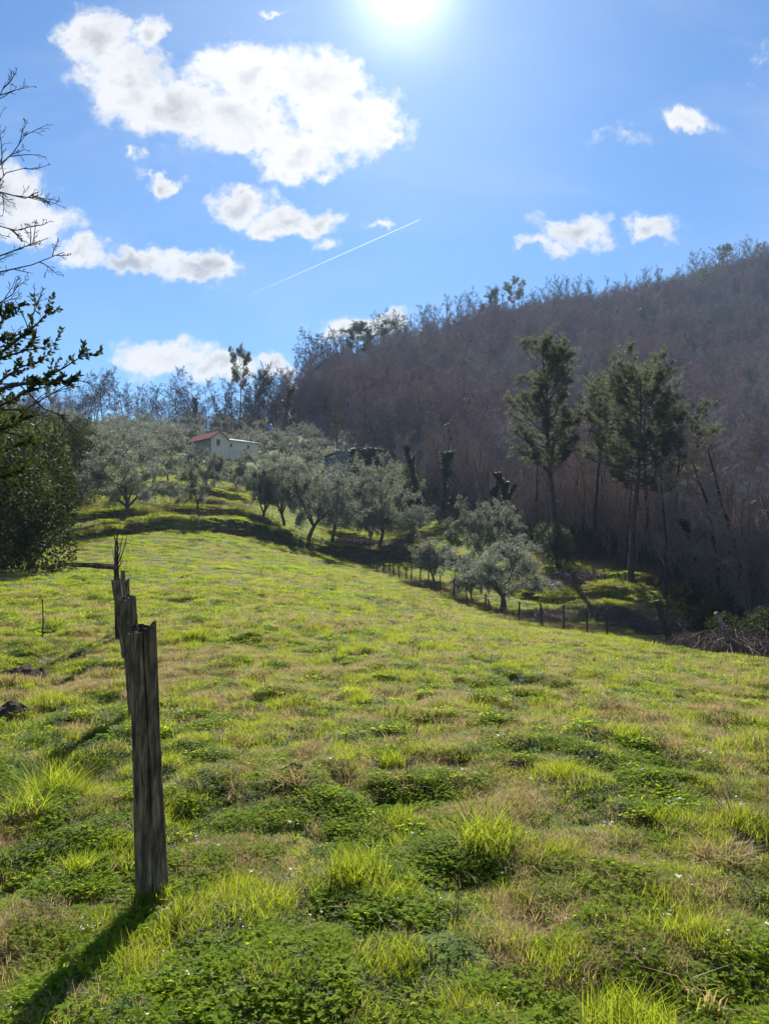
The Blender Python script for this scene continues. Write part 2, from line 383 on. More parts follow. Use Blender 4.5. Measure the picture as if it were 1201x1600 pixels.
# near post: weathered chestnut stake
def postmat():
    m, t, out = newmat('weathered_stake_wood'); tcn = t.n('ShaderNodeTexCoord')
    ob = tcn.outputs['Object']
    n = t.noise(t.v('MULTIPLY', ob, (34, 34, 3.2)).outputs[0], 1.6, 8, .68, .3)
    n2 = t.noise(t.v('MULTIPLY', ob, (9, 9, 3.0)).outputs[0], 1.3, 5, .6, .5)
    n3 = t.noise(t.v('MULTIPLY', ob, (150, 150, 7)).outputs[0], 1.0, 3, .6)
    c = t.ramp(n.outputs[0], [(.28, (.026, .016, .009)), (.45, (.11, .070, .040)), (.58, (.27, .175, .10)), (.74, (.52, .36, .21))])
    c = t.mix(t.smooth(n2.outputs[0], .50, .66, 0, .7), c, (.028, .022, .017))
    c = t.mix(t.smooth(t.noise(ob, 7, 4).outputs[0], .58, .75, 0, .6), c, (.12, .13, .06))
    p = princ(t, c, .88, .2)
    h = t.m('ADD', t.m('ADD', n.outputs[0], t.m('MULTIPLY', n3.outputs[0], .35)), t.m('MULTIPLY', n2.outputs[0], 1.0))
    bp = t.n('ShaderNodeBump'); bp.inputs['Strength'].default_value = 1.0; bp.inputs['Distance'].default_value = .012
    t.l(h, bp.inputs['Height']); t.l(bp.outputs[0], p.inputs['Normal']); t.l(p.outputs[0], out.inputs[0]); return m
M['post'] = postmat()
M['endgrain'] = barkmat('cracked_end_grain', (.028, .02, .014), (.13, .09, .06), (60, 60, 60), 1.0)

# ground: real ground cover by area (grass sward / leaf litter / bare soil)
def groundmat():
    m, t, out = newmat('meadow_ground'); geo = t.n('ShaderNodeNewGeometry'); pos = geo.outputs['Position']
    at = t.n('ShaderNodeAttribute', attribute_name='cover'); sp = t.n('ShaderNodeSeparateColor'); t.l(at.outputs['Color'], sp.inputs[0])
    a = t.noise(pos, .55, 6, .7); b = t.noise(pos, 3.2, 5, .7); c_ = t.noise(pos, 14, 4, .7); d_ = t.noise(pos, .16, 3, .5)
    g = t.ramp(b.outputs[0], [(.3, (.028, .045, .010)), (.48, (.070, .115, .016)), (.62, (.13, .17, .026)), (.78, (.20, .19, .055))])
    g = t.mix(t.smooth(t.m('ADD', a.outputs[0], t.m('MULTIPLY', d_.outputs[0], .5)), .74, .92, 0, .75), g, (.19, .145, .06))
    g = t.mix(t.smooth(c_.outputs[0], .52, .66, 0, .9), g, (.024, .022, .012))
    lit = t.ramp(b.outputs[0], [(.3, (.045, .030, .022)), (.5, (.10, .066, .048)), (.7, (.17, .115, .085))])
    soil = t.ramp(c_.outputs[0], [(.3, (.018, .013, .009)), (.7, (.065, .045, .03))])
    cc = t.mix(sp.outputs[0], lit, g); cc = t.mix(sp.outputs[1], cc, soil)
    p = princ(t, cc, .95, .1)
    bp = t.n('ShaderNodeBump'); bp.inputs['Strength'].default_value = .9; bp.inputs['Distance'].default_value = .06
    t.l(t.m('ADD', b.outputs[0], t.m('MULTIPLY', c_.outputs[0], .6)), bp.inputs['Height']); t.l(bp.outputs[0], p.inputs['Normal'])
    t.l(p.outputs[0], out.inputs[0]); return m
M['ground'] = groundmat()

# ------------------------------------------------------------------ zones
WOODP = np.array([(-400, 205), (100, 206), (300, 212), (390, 206), (430, 196), (470, 180), (520, 165), (600, 142), (650, 122), (700, 113), (760, 98),
                  (830, 84), (900, 77), (1000, 70), (1080, 60), (1201, 46), (1400, 40), (1700, 40)], float)
RIDGEP = np.array([(-400, 228), (0, 230), (200, 212), (400, 238), (478, 252), (550, 268), (700, 348), (850, 402), (1000, 435), (1201, 520), (1700, 540)], float)
_wa = np.array([pxaz(p) for p in WOODP[:, 0]]); _ra = np.array([pxaz(p) for p in RIDGEP[:, 0]])
def rwood(az): return np.interp(az, _wa, WOODP[:, 1])
def rridge(az): return np.interp(az, _ra, RIDGEP[:, 1])

# ------------------------------------------------------------------ the ground, one sheet
rings = np.concatenate([[0.02], np.geomspace(.4, 8, 130), np.geomspace(8, 130, 430)[1:], np.geomspace(130, 650, 110)[1:], np.geomspace(650, 9000, 16)[1:]])
azs = np.concatenate([np.linspace(-.62, .62, 560), np.linspace(.62, 2*math.pi-.62, 90)[1:-1]])
R_, A_ = np.meshgrid(rings, azs, indexing='ij')
X_ = R_*np.sin(A_); Y_ = R_*np.cos(A_); Z_ = terrain(X_, Y_)
nr, na = R_.shape
ii = np.arange(nr-1)[:, None]*na; jj = np.arange(na)[None]; j2 = (jj+1) % na
F_ = np.stack([ii+jj, ii+j2, ii+na+j2, ii+na+jj], -1).reshape(-1, 4)[:, ::-1]
gb = MB(); gb.add(np.stack([X_, Y_, Z_], -1), F_)
ground = gb.build('ground', M['ground'], smooth=True); tag(ground, 'sloping green meadow running down from the olive terraces to the wood', 'ground', kind='structure')
azf = A_.ravel(); azf = np.where(azf > math.pi, azf-2*math.pi, azf); rf = R_.ravel()
cov = np.zeros((len(rf), 4), np.float32); cov[:, 3] = 1
cov[:, 0] = sstep((rwood(azf)-rf + (fbm(X_.ravel()/6, Y_.ravel()/6, 5)-.5)*14)/5)
soil = .7*sstep((vnoise(X_.ravel()/.55, Y_.ravel()/.55, 77)*.6+fbm(X_.ravel()/3, Y_.ravel()/3, 78)*.6-.80)/.12)*sstep((60-rf)/30)
for pl, H, wd in BANKS:
    pa = np.array([pxaz(p[0]) for p in pl]); pr = np.array([p[1] for p in pl])
    r0 = np.interp(azf, pa, pr)+(fbm(X_.ravel()/3.0, Y_.ravel()/3.0, 7)-.5)*2.2
    soil = np.maximum(soil, sstep(1.6-np.abs(rf-r0-.2)/1.0)*sstep((azf-pa[0])/.02)*sstep((pa[-1]-azf)/.02)*.8)
cov[:, 1] = soil
ca = ground.data.color_attributes.new('cover', 'FLOAT_COLOR', 'POINT'); ca.data.foreach_set('color', cov.ravel())

# ------------------------------------------------------------------ scattering for what nobody could count
def scatter(name, pts, idx, scl, rot, protos, label, cat):
    """ONE object whose points carry instances of the small source meshes"""
    src = bpy.data.collections.new(name + '_sources')
    for i, me in enumerate(protos):
        o = bpy.data.objects.new('%s_%02d' % (name, i), me); src.objects.link(o)
    me = bpy.data.meshes.new(name); me.vertices.add(len(pts)); me.vertices.foreach_set('co', np.asarray(pts, np.float32).ravel())
    for nm, ty, arr in (('idx', 'INT', idx), ('scl', 'FLOAT_VECTOR', scl), ('rot', 'FLOAT_VECTOR', rot)):
        at = me.attributes.new(nm, ty, 'POINT')
        if ty == 'INT': at.data.foreach_set('value', np.asarray(arr, np.int32))
        else: at.data.foreach_set('vector', np.asarray(arr, np.float32).ravel())
    o = bpy.data.objects.new(name, me); COL.objects.link(o)
    ng = bpy.data.node_groups.new(name, 'GeometryNodeTree')
    ng.interface.new_socket('Geometry', in_out='INPUT', socket_type='NodeSocketGeometry')
    ng.interface.new_socket('Geometry', in_out='OUTPUT', socket_type='NodeSocketGeometry')
    N = ng.nodes; gi = N.new('NodeGroupInput'); go = N.new('NodeGroupOutput')
    ci = N.new('GeometryNodeCollectionInfo'); ci.inputs['Collection'].default_value = src
    ci.inputs['Separate Children'].default_value = True; ci.inputs['Reset Children'].default_value = True
    ip = N.new('GeometryNodeInstanceOnPoints'); ip.inputs['Pick Instance'].default_value = True
    def attr(nm, ty):
        a = N.new('GeometryNodeInputNamedAttribute'); a.data_type = ty; a.inputs['Name'].default_value = nm
        return a.outputs['Attribute']
    L = ng.links.new
    L(gi.outputs[0], ip.inputs['Points']); L(ci.outputs[0], ip.inputs['Instance'])
    L(attr('idx', 'INT'), ip.inputs['Instance Index']); L(attr('scl', 'FLOAT_VECTOR'), ip.inputs['Scale'])
    L(attr('rot', 'FLOAT_VECTOR'), ip.inputs['Rotation']); L(ip.outputs[0], go.inputs[0])
    md = o.modifiers.new('scatter', 'NODES'); md.node_group = ng
    return tag(o, label, cat, kind='stuff')

# ------------------------------------------------------------------ small plants
def blades(mb, rng, n, spread, h, wd, lean=.35, mi=0, curve=.35, seg=2):
    """n grass blades, each a bent tapering strip"""
    a = rng.uniform(0, 2*math.pi, n); rr = spread*np.sqrt(rng.uniform(0, 1, n))
    B = np.stack([rr*np.cos(a), rr*np.sin(a), np.full(n, -.02)], 1)
    la = rng.uniform(0, 2*math.pi, n); ln = np.abs(rng.normal(0, lean, n))
    H = h*rng.uniform(.45, 1.15, n)
    out = np.stack([np.cos(la), np.sin(la), 0*la], 1)
    wa = rng.uniform(0, 2*math.pi, n); sd = np.stack([np.cos(wa), np.sin(wa), 0*wa], 1)*(wd*rng.uniform(.6, 1.3, n))[:, None]*.5
    up = np.array([0, 0, 1.0])
    P1 = B + out*(H*ln*.35)[:, None] + up*(H*.5)[:, None]
    P2 = B + out*(H*(ln+curve*rng.uniform(0, 1, n)))[:, None] + up*(H*(1-.3*ln))[:, None]
    V = np.stack([B-sd, B+sd, P1+sd*.8, P1-sd*.8, P2], 1)
    f = np.arange(n, dtype=np.int32)[:, None]*5
    mb2 = V.reshape(-1, 3)
    s0 = mb.nv; mb.add(mb2, f+np.array([[0, 1, 2, 3]]), mi)
    mb.f[3].append((f+np.array([[3, 2, 4]])+s0).astype(np.int32)); mb.mi[3].append(np.full(n, mi, np.int32))

def tuft(seed, n, spread, h, wd, mats, mix=None, **kw):
    rng = np.random.default_rng(seed); mb = MB()
    blades(mb, rng, n, spread, h, wd, mi=0, **kw)
    if mix: blades(mb, rng, int(n*mix), spread*1.1, h*.8, wd, mi=1, lean=.8)
    return mb.mesh('tuft', mats)
def leafy(seed, n, spread, h, size, mat, stem=M['blade'], round_=True):
    """low leafy herbs: little stalks with rounded leaflets"""
    rng = np.random.default_rng(seed); mb = MB()
    a = rng.uniform(0, 2*math.pi, n); rr = spread*np.sqrt(rng.uniform(0, 1, n))
    C = np.stack([rr*np.cos(a), rr*np.sin(a), h*rng.uniform(.25, 1, n)*(1-.5*(rr/spread)**2)], 1)
    for k in range(3):
        ang = a*7+k*2.094; tilt = rng.uniform(-.28, .36, n)
        D = np.stack([np.cos(ang), np.sin(ang), tilt], 1)
        Nn = np.stack([rng.normal(0, .25, n), rng.normal(0, .25, n), np.ones(n)], 1)
        mb.leaves(C, D, Nn, size*rng.uniform(.7, 1.3, n), size*rng.uniform(.8, 1.05, n), 0)
    return mb.mesh('leafy', [mat])
def flowers(seed, n, spread, h, size, mats):
    rng = np.random.default_rng(seed); mb = MB()
    for i in range(n):
        a, rr = rng.uniform(0, 6.28), spread*math.sqrt(rng.uniform()); c = np.array([rr*math.cos(a), rr*math.sin(a), h*rng.uniform(.7, 1.2)])
        k = 9; th = np.arange(k)*2*math.pi/k; tl = rng.normal(0, .35, 2)
        D = np.stack([np.cos(th), np.sin(th), .1+tl[0]*np.cos(th)+tl[1]*np.sin(th)], 1)
        mb.leaves(np.tile(c, (k, 1)), D, np.tile([0, 0, 1.0], (k, 1)), size*.5, size*.26, 0)
        mb.leaves(np.tile(c+[0, 0, .002], (5, 1)), D[:5], np.tile([0, 0, 1.0], (5, 1)), size*.16, size*.2, 1)
        mb.tube([c*[1, 1, 0], c-[0, 0, .001]], [.0012, .001], 3, mi=2)
    return mb.mesh('flowers', mats)
def drystalks(seed, n, spread, h, mat):
    rng = np.random.default_rng(seed); mb = MB()
    for i in range(n):
        a, rr = rng.uniform(0, 6.28), spread*math.sqrt(rng.uniform()); b = np.array([rr*math.cos(a), rr*math.sin(a), -.02])
        H = h*rng.uniform(.5, 1.1); d = rng.normal(0, .2, 2)
        pts = [b, b+[d[0]*H*.4, d[1]*H*.4, H*.5], b+[d[0]*H, d[1]*H, H]]
        mb.tube(pts, [.006, .004, .002], 3)
        for k in range(6):
            f = rng.uniform(.35, 1); p = np.array(pts[1])*(1-f)+np.array(pts[2])*f; q = rng.normal(0, 1, 3); q[2] = abs(q[2])
            mb.tube([p, p+q/np.linalg.norm(q)*H*.2], [.003, .001], 3)
    return mb.mesh('drystalks', [mat])

PLANTS = [
  tuft(1, 90, .12, .055, .0045, [M['blade'], M['straw']], .12),          # 0 short lawn
  tuft(2, 90, .12, .075, .005, [M['blade'], M['straw']], .10),            # 1
  tuft(3, 90, .09, .14, .005, [M['blade'], M['straw']], .12, lean=.45), # 2 taller
  leafy(4, 60, .13, .06, .017, M['clover']),                             # 3 clover
  leafy(5, 60, .14, .09, .021, M['clover']),                             # 4 bigger clover
  tuft(6, 80, .12, .10, .0045, [M['straw'], M['blade']], .25, lean=1.0), # 5 straw
  leafy(7, 70, .13, .05, .013, M['rosette']),                            # 6 small dark herbs
  flowers(8, 4, .12, .085, .026, [M['daisy'], M['yellow'], M['blade']]), # 7 daisies
  flowers(9, 7, .12, .06, .012, [M['bluebell'], M['daisy'], M['blade']]),# 8 speedwell
  drystalks(10, 4, .12, .38, M['weedstem']),                             # 9 dry stalks
  tuft(11, 170, .45, .13, .013, [M['blade'], M['straw']], .15),           # 10 far sward green
  tuft(12, 170, .45, .12, .012, [M['straw'], M['blade']], .5, lean=.8),  # 11 far sward dry
  tuft(13, 170, .45, .09, .013, [M['blade'], M['straw']], .05),          # 12 far short
  leafy(14, 150, .42, .12, .035, M['clover']),                            # 13 far leafy
  drystalks(15, 10, .5, .7, M['weedstem']),                              # 14 far weeds
]
def wedge(rng, n, r0, r1, a0=-.60, a1=.60):
    r = np.sqrt(rng.uniform(r0*r0, r1*r1, n)); a = rng.uniform(a0, a1, n); return r*np.sin(a), r*np.cos(a), r, a
rng = np.random.default_rng(5)
PX, PY, PI_, PS = [], [], [], []
def plant(x, y, idx, s): PX.append(x); PY.append(y); PI_.append(idx); PS.append(s)
# near field, 1-9 m and 9-26 m
for n, r0, r1, s0, aw in ((62000, .5, 6, .62, 1.35), (60000, 6, 15, .85, 1.0), (30000, 15, 30, 1.35, .70)):
    x, y, r, a = wedge(rng, n, r0, r1, -aw, aw)
    f1 = fbm(x/.55, y/.55, 21, 4)+rng.normal(0, .05, n); f2 = fbm(x/.8+7, y/.8, 31, 4)+rng.normal(0, .05, n); f3 = fbm(x/.32, y/.32, 41, 2); u = rng.uniform(0, 1, n)
    bare = vnoise(x/.55, y/.55, 77)*.6+fbm(x/3, y/3, 78)*.6
    idx = np.where(u < .55, 0, 1)
    idx = np.where((f1 > .52) & (u < .75), np.where(u < .3, 4, 3), idx)
    idx = np.where((f3 > .66) & (u < .5), 2, idx)
    idx = np.where((f2 > .505) & (u > .30), 5, idx)
    idx = np.where((f2 < .41) & (u > .45), 6, idx)
    idx = np.where(u > .994, 7, idx); idx = np.where((u > .975) & (u < .985) & (f2 < .55), 8, idx)
    sc = s0*rng.uniform(.7, 1.3, n)*(.75+.6*f3)
    idx = np.where((bare > .80) & (u < .6), 5, idx); mixr = rng.uniform(0, 1, n) < .32; idx = np.where(mixr, rng.choice([0, 1, 3, 5, 6, 1, 5], n), idx); sc = np.where(bare > .8, sc*.7, sc)
    keep = ~((vnoise(x/.24, y/.24, 91) < .26) & (u < .92))
    # the photograph's soft, lusher patch in the lower right and bare shade at the stake's foot
    plant(x[keep], y[keep], idx[keep], sc[keep])
x, y, r, a = wedge(rng, 420, 3, 30); plant(x, y, np.full(420, 9), rng.uniform(.3, .8, 420))
# meadow to 105 m and the olive terraces
n = 46000
x, y, r, a = wedge(rng, n, 26, 135)
ok = r < rwood(a)+14; x, y, r, a = x[ok], y[ok], r[ok], a[ok]; n = len(x)
f1 = fbm(x/2.2, y/2.2, 51, 4)+rng.normal(0, .04, n); f2 = fbm(x/1.3, y/1.3, 61, 3)+rng.normal(0, .04, n); u = rng.uniform(0, 1, n)
idx = np.where(u < .5, 10, 12); idx = np.where((f1 > .50) & (u < .75), 11, idx); idx = np.where((f2 > .55) & (u > .55), 13, idx)
sc = rng.uniform(.5, 1.15, n)*(.6+.8*f2)
plant(x, y, idx, sc)
# ragged growth hanging over the terrace faces
for bi, (pl, H_, wd_) in enumerate(BANKS):
    n = 650; px = rng.uniform(pl[0][0], pl[-1][0], n); az_ = np.array([pxaz(p) for p in px]); r_ = np.interp(px, [p[0] for p in pl], [p[1] for p in pl])+rng.normal(.6, 1.6, n)
    plant(r_*np.sin(az_), r_*np.cos(az_), rng.choice([10, 13, 14, 11, 10], n), rng.uniform(.7, 1.9, n))
# dry weeds thick along the wire fence and loose over the meadow
n = 800; t_ = rng.uniform(0, 1, n)
fpx = np.array([531, 557, 590, 620, 668, 709, 730, 808, 880, 940]); fY = np.array([100, 90, 78, 71, 62, 56, 53, 47, 42.5, 39])
def fence_pt(t): s_ = t*(len(fpx)-1); px = np.interp(s_, range(len(fpx)), fpx); Y = np.interp(s_, range(len(fpx)), fY); return (px-600.5)/FPX*Y, Y
x, y = fence_pt(t_); x = x+rng.normal(.3, 1.1, n); y = y+rng.normal(0, 1.4, n)
plant(x, y, np.full(n, 14), rng.uniform(.35, .85, n))
x, y, r, a = wedge(rng, 1300, 22, 90); g = (fbm(x/6, y/6, 71, 2) > .5); x, y = x[g], y[g]; plant(x, y, np.full(len(x), 14), rng.uniform(.35, .8, len(x)))
PX = np.concatenate(PX); PY = np.concatenate(PY); PI_ = np.concatenate(PI_); PS = np.concatenate(PS)
PZ = terrain(PX, PY)
rot = np.stack([rng.normal(0, .12, len(PX)), rng.normal(0, .12, len(PX)), rng.uniform(0, 6.283, len(PX))], 1)
scl = np.stack([PS, PS, PS*rng.uniform(.7, 1.25, len(PX))], 1)
scatter('grass', np.stack([PX, PY, PZ], 1), PI_, scl, rot, PLANTS, 'rough pasture grass with clover, daisies and dry straw over the meadow', 'grass')

# ------------------------------------------------------------------ trees
def wander(rng, p, d, L, n, wob, up):
    """a bending limb: n+1 points from p along d"""
    pts = [np.array(p, float)]; d = np.array(d, float); d /= np.linalg.norm(d)
    for i in range(n):
        d = d + rng.normal(0, wob, 3) + np.array([0, 0, up]); d /= np.linalg.norm(d)
        pts.append(pts[-1] + d*L/n)
    return pts, d
def at_(pts, f):
    k = f*(len(pts)-1); i = min(int(k), len(pts)-2); return pts[i]*(1-(k-i)) + pts[i+1]*(k-i)
def dir_(pts, f):
    i = min(int(f*(len(pts)-1)), len(pts)-2); d = pts[i+1]-pts[i]; return d/(np.linalg.norm(d)+1e-9)
def side(rng, d, ang):
    """a direction leaving d at angle ang"""
    r = rng.normal(0, 1, 3); r -= d*np.dot(r, d); r /= np.linalg.norm(r)+1e-9
    return d*math.cos(ang) + r*math.sin(ang)

def grow(rng, T, C, p, d, L, r, lev, P, tips):
    n = P['seg'][lev]; pts, _ = wander(rng, p, d, L, n, P['wob'][lev], P['up'][lev])
    rr = np.linspace(r, max(P['rmin'], r*P['taper'][lev]), n+1)
    (T if lev <= P['trunk_lev'] else C).tube(pts, rr, P['sides'][lev])
    if lev+1 < len(P['seg']):
        nc = P['kids'][lev]; nc = int(rng.integers(max(1, int(nc*.75)), int(nc*1.25)+2))
        for i in range(nc):
            f = P['start'][lev] + (1-P['start'][lev])*(i+rng.uniform(0, 1))/nc; f = min(f, .98)
            dd = side(rng, dir_(pts, f), math.radians(P['ang'][lev]*rng.uniform(.65, 1.3)))
            l2 = L*P['len'][lev]*rng.uniform(.6, 1.15)*(1.15-.65*f if P.get('conic', True) else 1)
            r2 = max(P['rmin'], np.interp(f, [0, 1], [r, r*P['taper'][lev]])*P['rr'][lev])
            grow(rng, T, C, at_(pts, f), dd, l2, r2, lev+1, P, tips)
    if lev >= P['tiplev']: tips.append((pts, lev))

def bare_tree(seed, H=10, r=.13, P=None, lean=.05):
    rng = np.random.default_rng(seed); T, C, tips = MB(), MB(), []
    d = np.array([rng.normal(0, lean), rng.normal(0, lean), 1.0])
    grow(rng, T, C, [0, 0, -.3], d, H, r, 0, P, tips)
    return T, C, tips
BROAD = dict(seg=[9, 6, 4, 3], wob=[.09, .2, .25, .28], up=[.03, .10, .06, .05], taper=[.20, .2, .3, .5], sides=[7, 4, 3, 3], kids=[20, 10, 8],
             start=[.22, .15, .1], len=[.40, .45, .42], ang=[50, 45, 42], rr=[.36, .5, .6], rmin=.013, trunk_lev=0, tiplev=3)
SLIM = dict(seg=[8, 4, 3, 2], wob=[.05, .12, .2, .2], up=[.02, .18, .1, .05], taper=[.18, .3, .4, .5], sides=[5, 3, 3, 3], kids=[15, 6, 4],
            start=[.28, .15, .15], len=[.23, .45, .45], ang=[38, 40, 40], rr=[.42, .55, .6], rmin=.014, trunk_lev=0, tiplev=3)
FAR = dict(seg=[5, 3, 2, 1], wob=[.05, .12, .2, .2], up=[.02, .15, .1, .05], taper=[.18, .3, .5, .6], sides=[4, 3, 3, 3], kids=[18, 9, 7],
           start=[.14, .12, .10], len=[.46, .52, .48], ang=[58, 55, 50], rr=[.40, .5, .6], rmin=.019, trunk_lev=0, tiplev=3)
FARSLIM = dict(FAR, len=[.26, .5, .45], kids=[16, 7, 5], start=[.3, .15, .12])

def two(T, C, mt, mc): return T.mesh('trunk', mt, True), C.mesh('crown', mc)
def place(name, meshes, loc, rz, s, label, cat, group=None, parts=('trunk', 'crown'), sz=None, tilt=(0, 0)):
    """a thing whose parts share the mesh data of its kind"""
    r = empty(name, loc, rz); r.rotation_euler = (tilt[0], tilt[1], rz); r.scale = (s, s, sz or s)
    for nm, me in zip(parts, meshes):
        o = bpy.data.objects.new(nm, me); COL.objects.link(o); o.parent = r
    return tag(r, label, cat, group)
def single(name, me, loc, rz, s, label, cat, group=None, sz=None, tilt=(0, 0)):
    o = bpy.data.objects.new(name, me); COL.objects.link(o); o.location = loc; o.rotation_euler = (tilt[0], tilt[1], rz)
    o.scale = (s, s, sz or s); return tag(o, label, cat, group)

# ---- olive: short forked trunk, airy rounded crown of small grey leaves with silver backs
def olive(seed, H=6.5, nleaf=15000, forks=3, spread=.55, leaf=.12, base=.18):
    rng = np.random.default_rng(seed); T, C = MB(), MB(); segs = []
    pts, d = wander(rng, [0, 0, -.3], [rng.normal(0, .15), rng.normal(0, .15), 1], H*base+.3, 4, .12, 0)
    T.tube(pts, np.linspace(.20, .14, 5)*H/6.5, 7); top = pts[-1]
    for k in range(forks):
        a = k*6.283/forks+rng.uniform(-.5, .5); dd = np.array([math.cos(a)*spread, math.sin(a)*spread, 1.0])
        p1, _ = wander(rng, top, dd, H*rng.uniform(.5, .7), 6, .14, .03); T.tube(p1, np.linspace(.10, .025, 7)*H/6.5, 5)
        for j in range(12):
            f = rng.uniform(.15, 1.0); d2 = side(rng, dir_(p1, f), rng.uniform(.5, 1.2)); d2[2] = d2[2]*.6+.2
            p2, _ = wander(rng, at_(p1, f), d2, H*rng.uniform(.2, .44), 4, .18, .0); T.tube(p2, np.linspace(.03, .010, 5)*H/6.5, 3)
            for i in range(9):
                g = rng.uniform(.2, 1.0); d3_ = side(rng, dir_(p2, g), rng.uniform(.4, 1.3)); 
                p3, _ = wander(rng, at_(p2, g), d3_, H*rng.uniform(.07, .16), 3, .25, -.05); C.tube(p3, [.010, .008, .006, .004], 3, mi=1)
                segs.append(p3)
    sg = np.array([rng.integers(0, len(segs)) for _ in range(nleaf)])
    wgt = rng.uniform(.05, 1.5, len(segs))**1.6; sg = rng.choice(len(segs), nleaf, p=wgt/wgt.sum())
    f = rng.uniform(.05, 1.05, nleaf); A = np.array([s for s in segs])           # (ns,4,3)
    k = np.clip((f*3).astype(int), 0, 2); fr = (f*3-k)[:, None]
    base_ = A[sg, k]*(1-fr)+A[sg, k+1]*fr + rng.normal(0, .10, (nleaf, 3))*H/6.5
    D = A[sg, 3]-A[sg, 0]; D /= np.linalg.norm(D, axis=1)[:, None]; D = D*.6+rvec(rng, nleaf)*.9
    C.leaves(base_, D, rvec(rng, nleaf), leaf*rng.uniform(.6, 1.3, nleaf), leaf*.34*rng.uniform(.8, 1.3, nleaf), 0)
    return T.mesh('trunk', M['bark'], True), C.mesh('crown', [M['olive'], M['bark']])
OL = [olive(101, 6.5, 26000, 3, .7, .15), olive(102, 6.2, 26000, 4, .75, .15), olive(103, 7.0, 30000, 4, .65, .15), olive(104, 6.0, 17000, 2, .5, .15), olive(105, 6.6, 32000, 5, .85, .15)]
OLF = [olive(111, 6.0, 8000, 4, .75, .24), olive(112, 6.0, 8000, 5, .8, .24), olive(113, 5.6, 7000, 4, .7, .24)]

def ground_at(px, Y, dz=0): return on(px, Y, dz)
OG = 'olive trees on the terraces'
def olive_at(px, Y, top, kind, label, rz=0.0, wide=1.0, protos=None, hh=None):
    p = on(px, Y); H = pix(px, top, Y).z - p.z
    H0 = (6.5, 6.2, 7.0, 6.0, 6.6)[kind] if protos is None else 6.0
    s = H/(H0*.93)
    return place('olive_tree', (protos or OL)[kind], p, rz, s*wide*.84, label, 'olive tree', OG, sz=s)
olive_at(190, 67, 690, 4, 'many-stemmed grey olive on the bank straight above the pruned sapling', .3, 1.15)
olive_at(313, 71, 716, 3, 'small crooked olive standing alone on the bright grass below the house', 2.1, .95)
olive_at(410, 80, 716, 0, 'olive with a slim bare trunk at the left end of the middle clump', .8)
olive_at(444, 88, 712, 1, 'dim olive tucked behind the middle clump, just below the house wing', 1.2)
olive_at(482, 80, 702, 2, 'tallest and fullest olive of the middle clump, forked low over the dark bank', 2.6, .95)
olive_at(520, 94, 725, 1, 'rounded olive on the right shoulder of the middle clump', 4.0)
olive_at(592, 95, 728, 4, 'silvery twin-trunked olive between the middle clump and the dark evergreens', .1, .9)
olive_at(577, 93, 770, 3, 'slender low olive in front of the silvery twin-trunked one', 3.6, .6)
olive_at(684, 104, 792, 0, 'small bluish olive on the upper right terrace', 1.1, 1.1)
olive_at(677, 65, 842, 1, 'low rounded olive just beyond the wire fence with brown suckers at its foot', .5, 1.25)
olive_at(745, 74, 782, 3, 'thin upright olive rising behind the big bushy one at the fence', 5.0, .9)
olive_at(795, 77, 795, 0, 'pale blue-grey olive crown behind the bushy olive at the fence', 2.0, 1.2)
olive_at(788, 56, 850, 4, 'big bushy olive reaching the ground beside the lower end of the wire fence', 1.0, 1.5)
olive_at(735, 57, 862, 2, 'leaning olive with a dark ivied trunk crossing the bushy crown', .2, .8)
olive_at(262, 99, 704, 2, 'broad olive left of the house over the upper grass steps', .4, 1.15)
olive_at(235, 104, 690, 1, 'dark olive at the edge of the left hedge on the upper steps', 3.0, 1.15)
olive_at(335, 102, 707, 0, 'olive screening the foot of the house below its gable', .9)
olive_at(372, 104, 712, 4, 'olive screening the foot of the house wing', 2.2)
olive_at(300, 108, 702, 1, 'olive hiding the lower left corner of the house', 5.1)
rng = np.random.default_rng(31)
# the grove climbing to the skyline
k = 0; placed = []
while k < 84:
    px = rng.uniform(70, 535); Y = rng.uniform(112, 208)
    if 270 < px < 420 and 122 < Y < 152: continue
    az = pxaz(px); 
    if Y/math.cos(az) > rwood(az)-3: continue
    x = (px-600.5)/FPX*Y
    if any((x-a)**2+(Y-b)**2 < 4.6**2 for a, b in placed): continue
    placed.append((x, Y)); k += 1
    s = rng.uniform(.6, .95)
    if 285 < px < 412 and Y < 126: s = .42
    place('olive_tree', OLF[k % 3], (x, Y, gz(x, Y)), rng.uniform(0, 6.28), s*1.05,
          'grey-green olive among the packed crowns of the grove climbing behind the house', 'olive tree', 'olive trees of the upper grove', sz=s*.9)

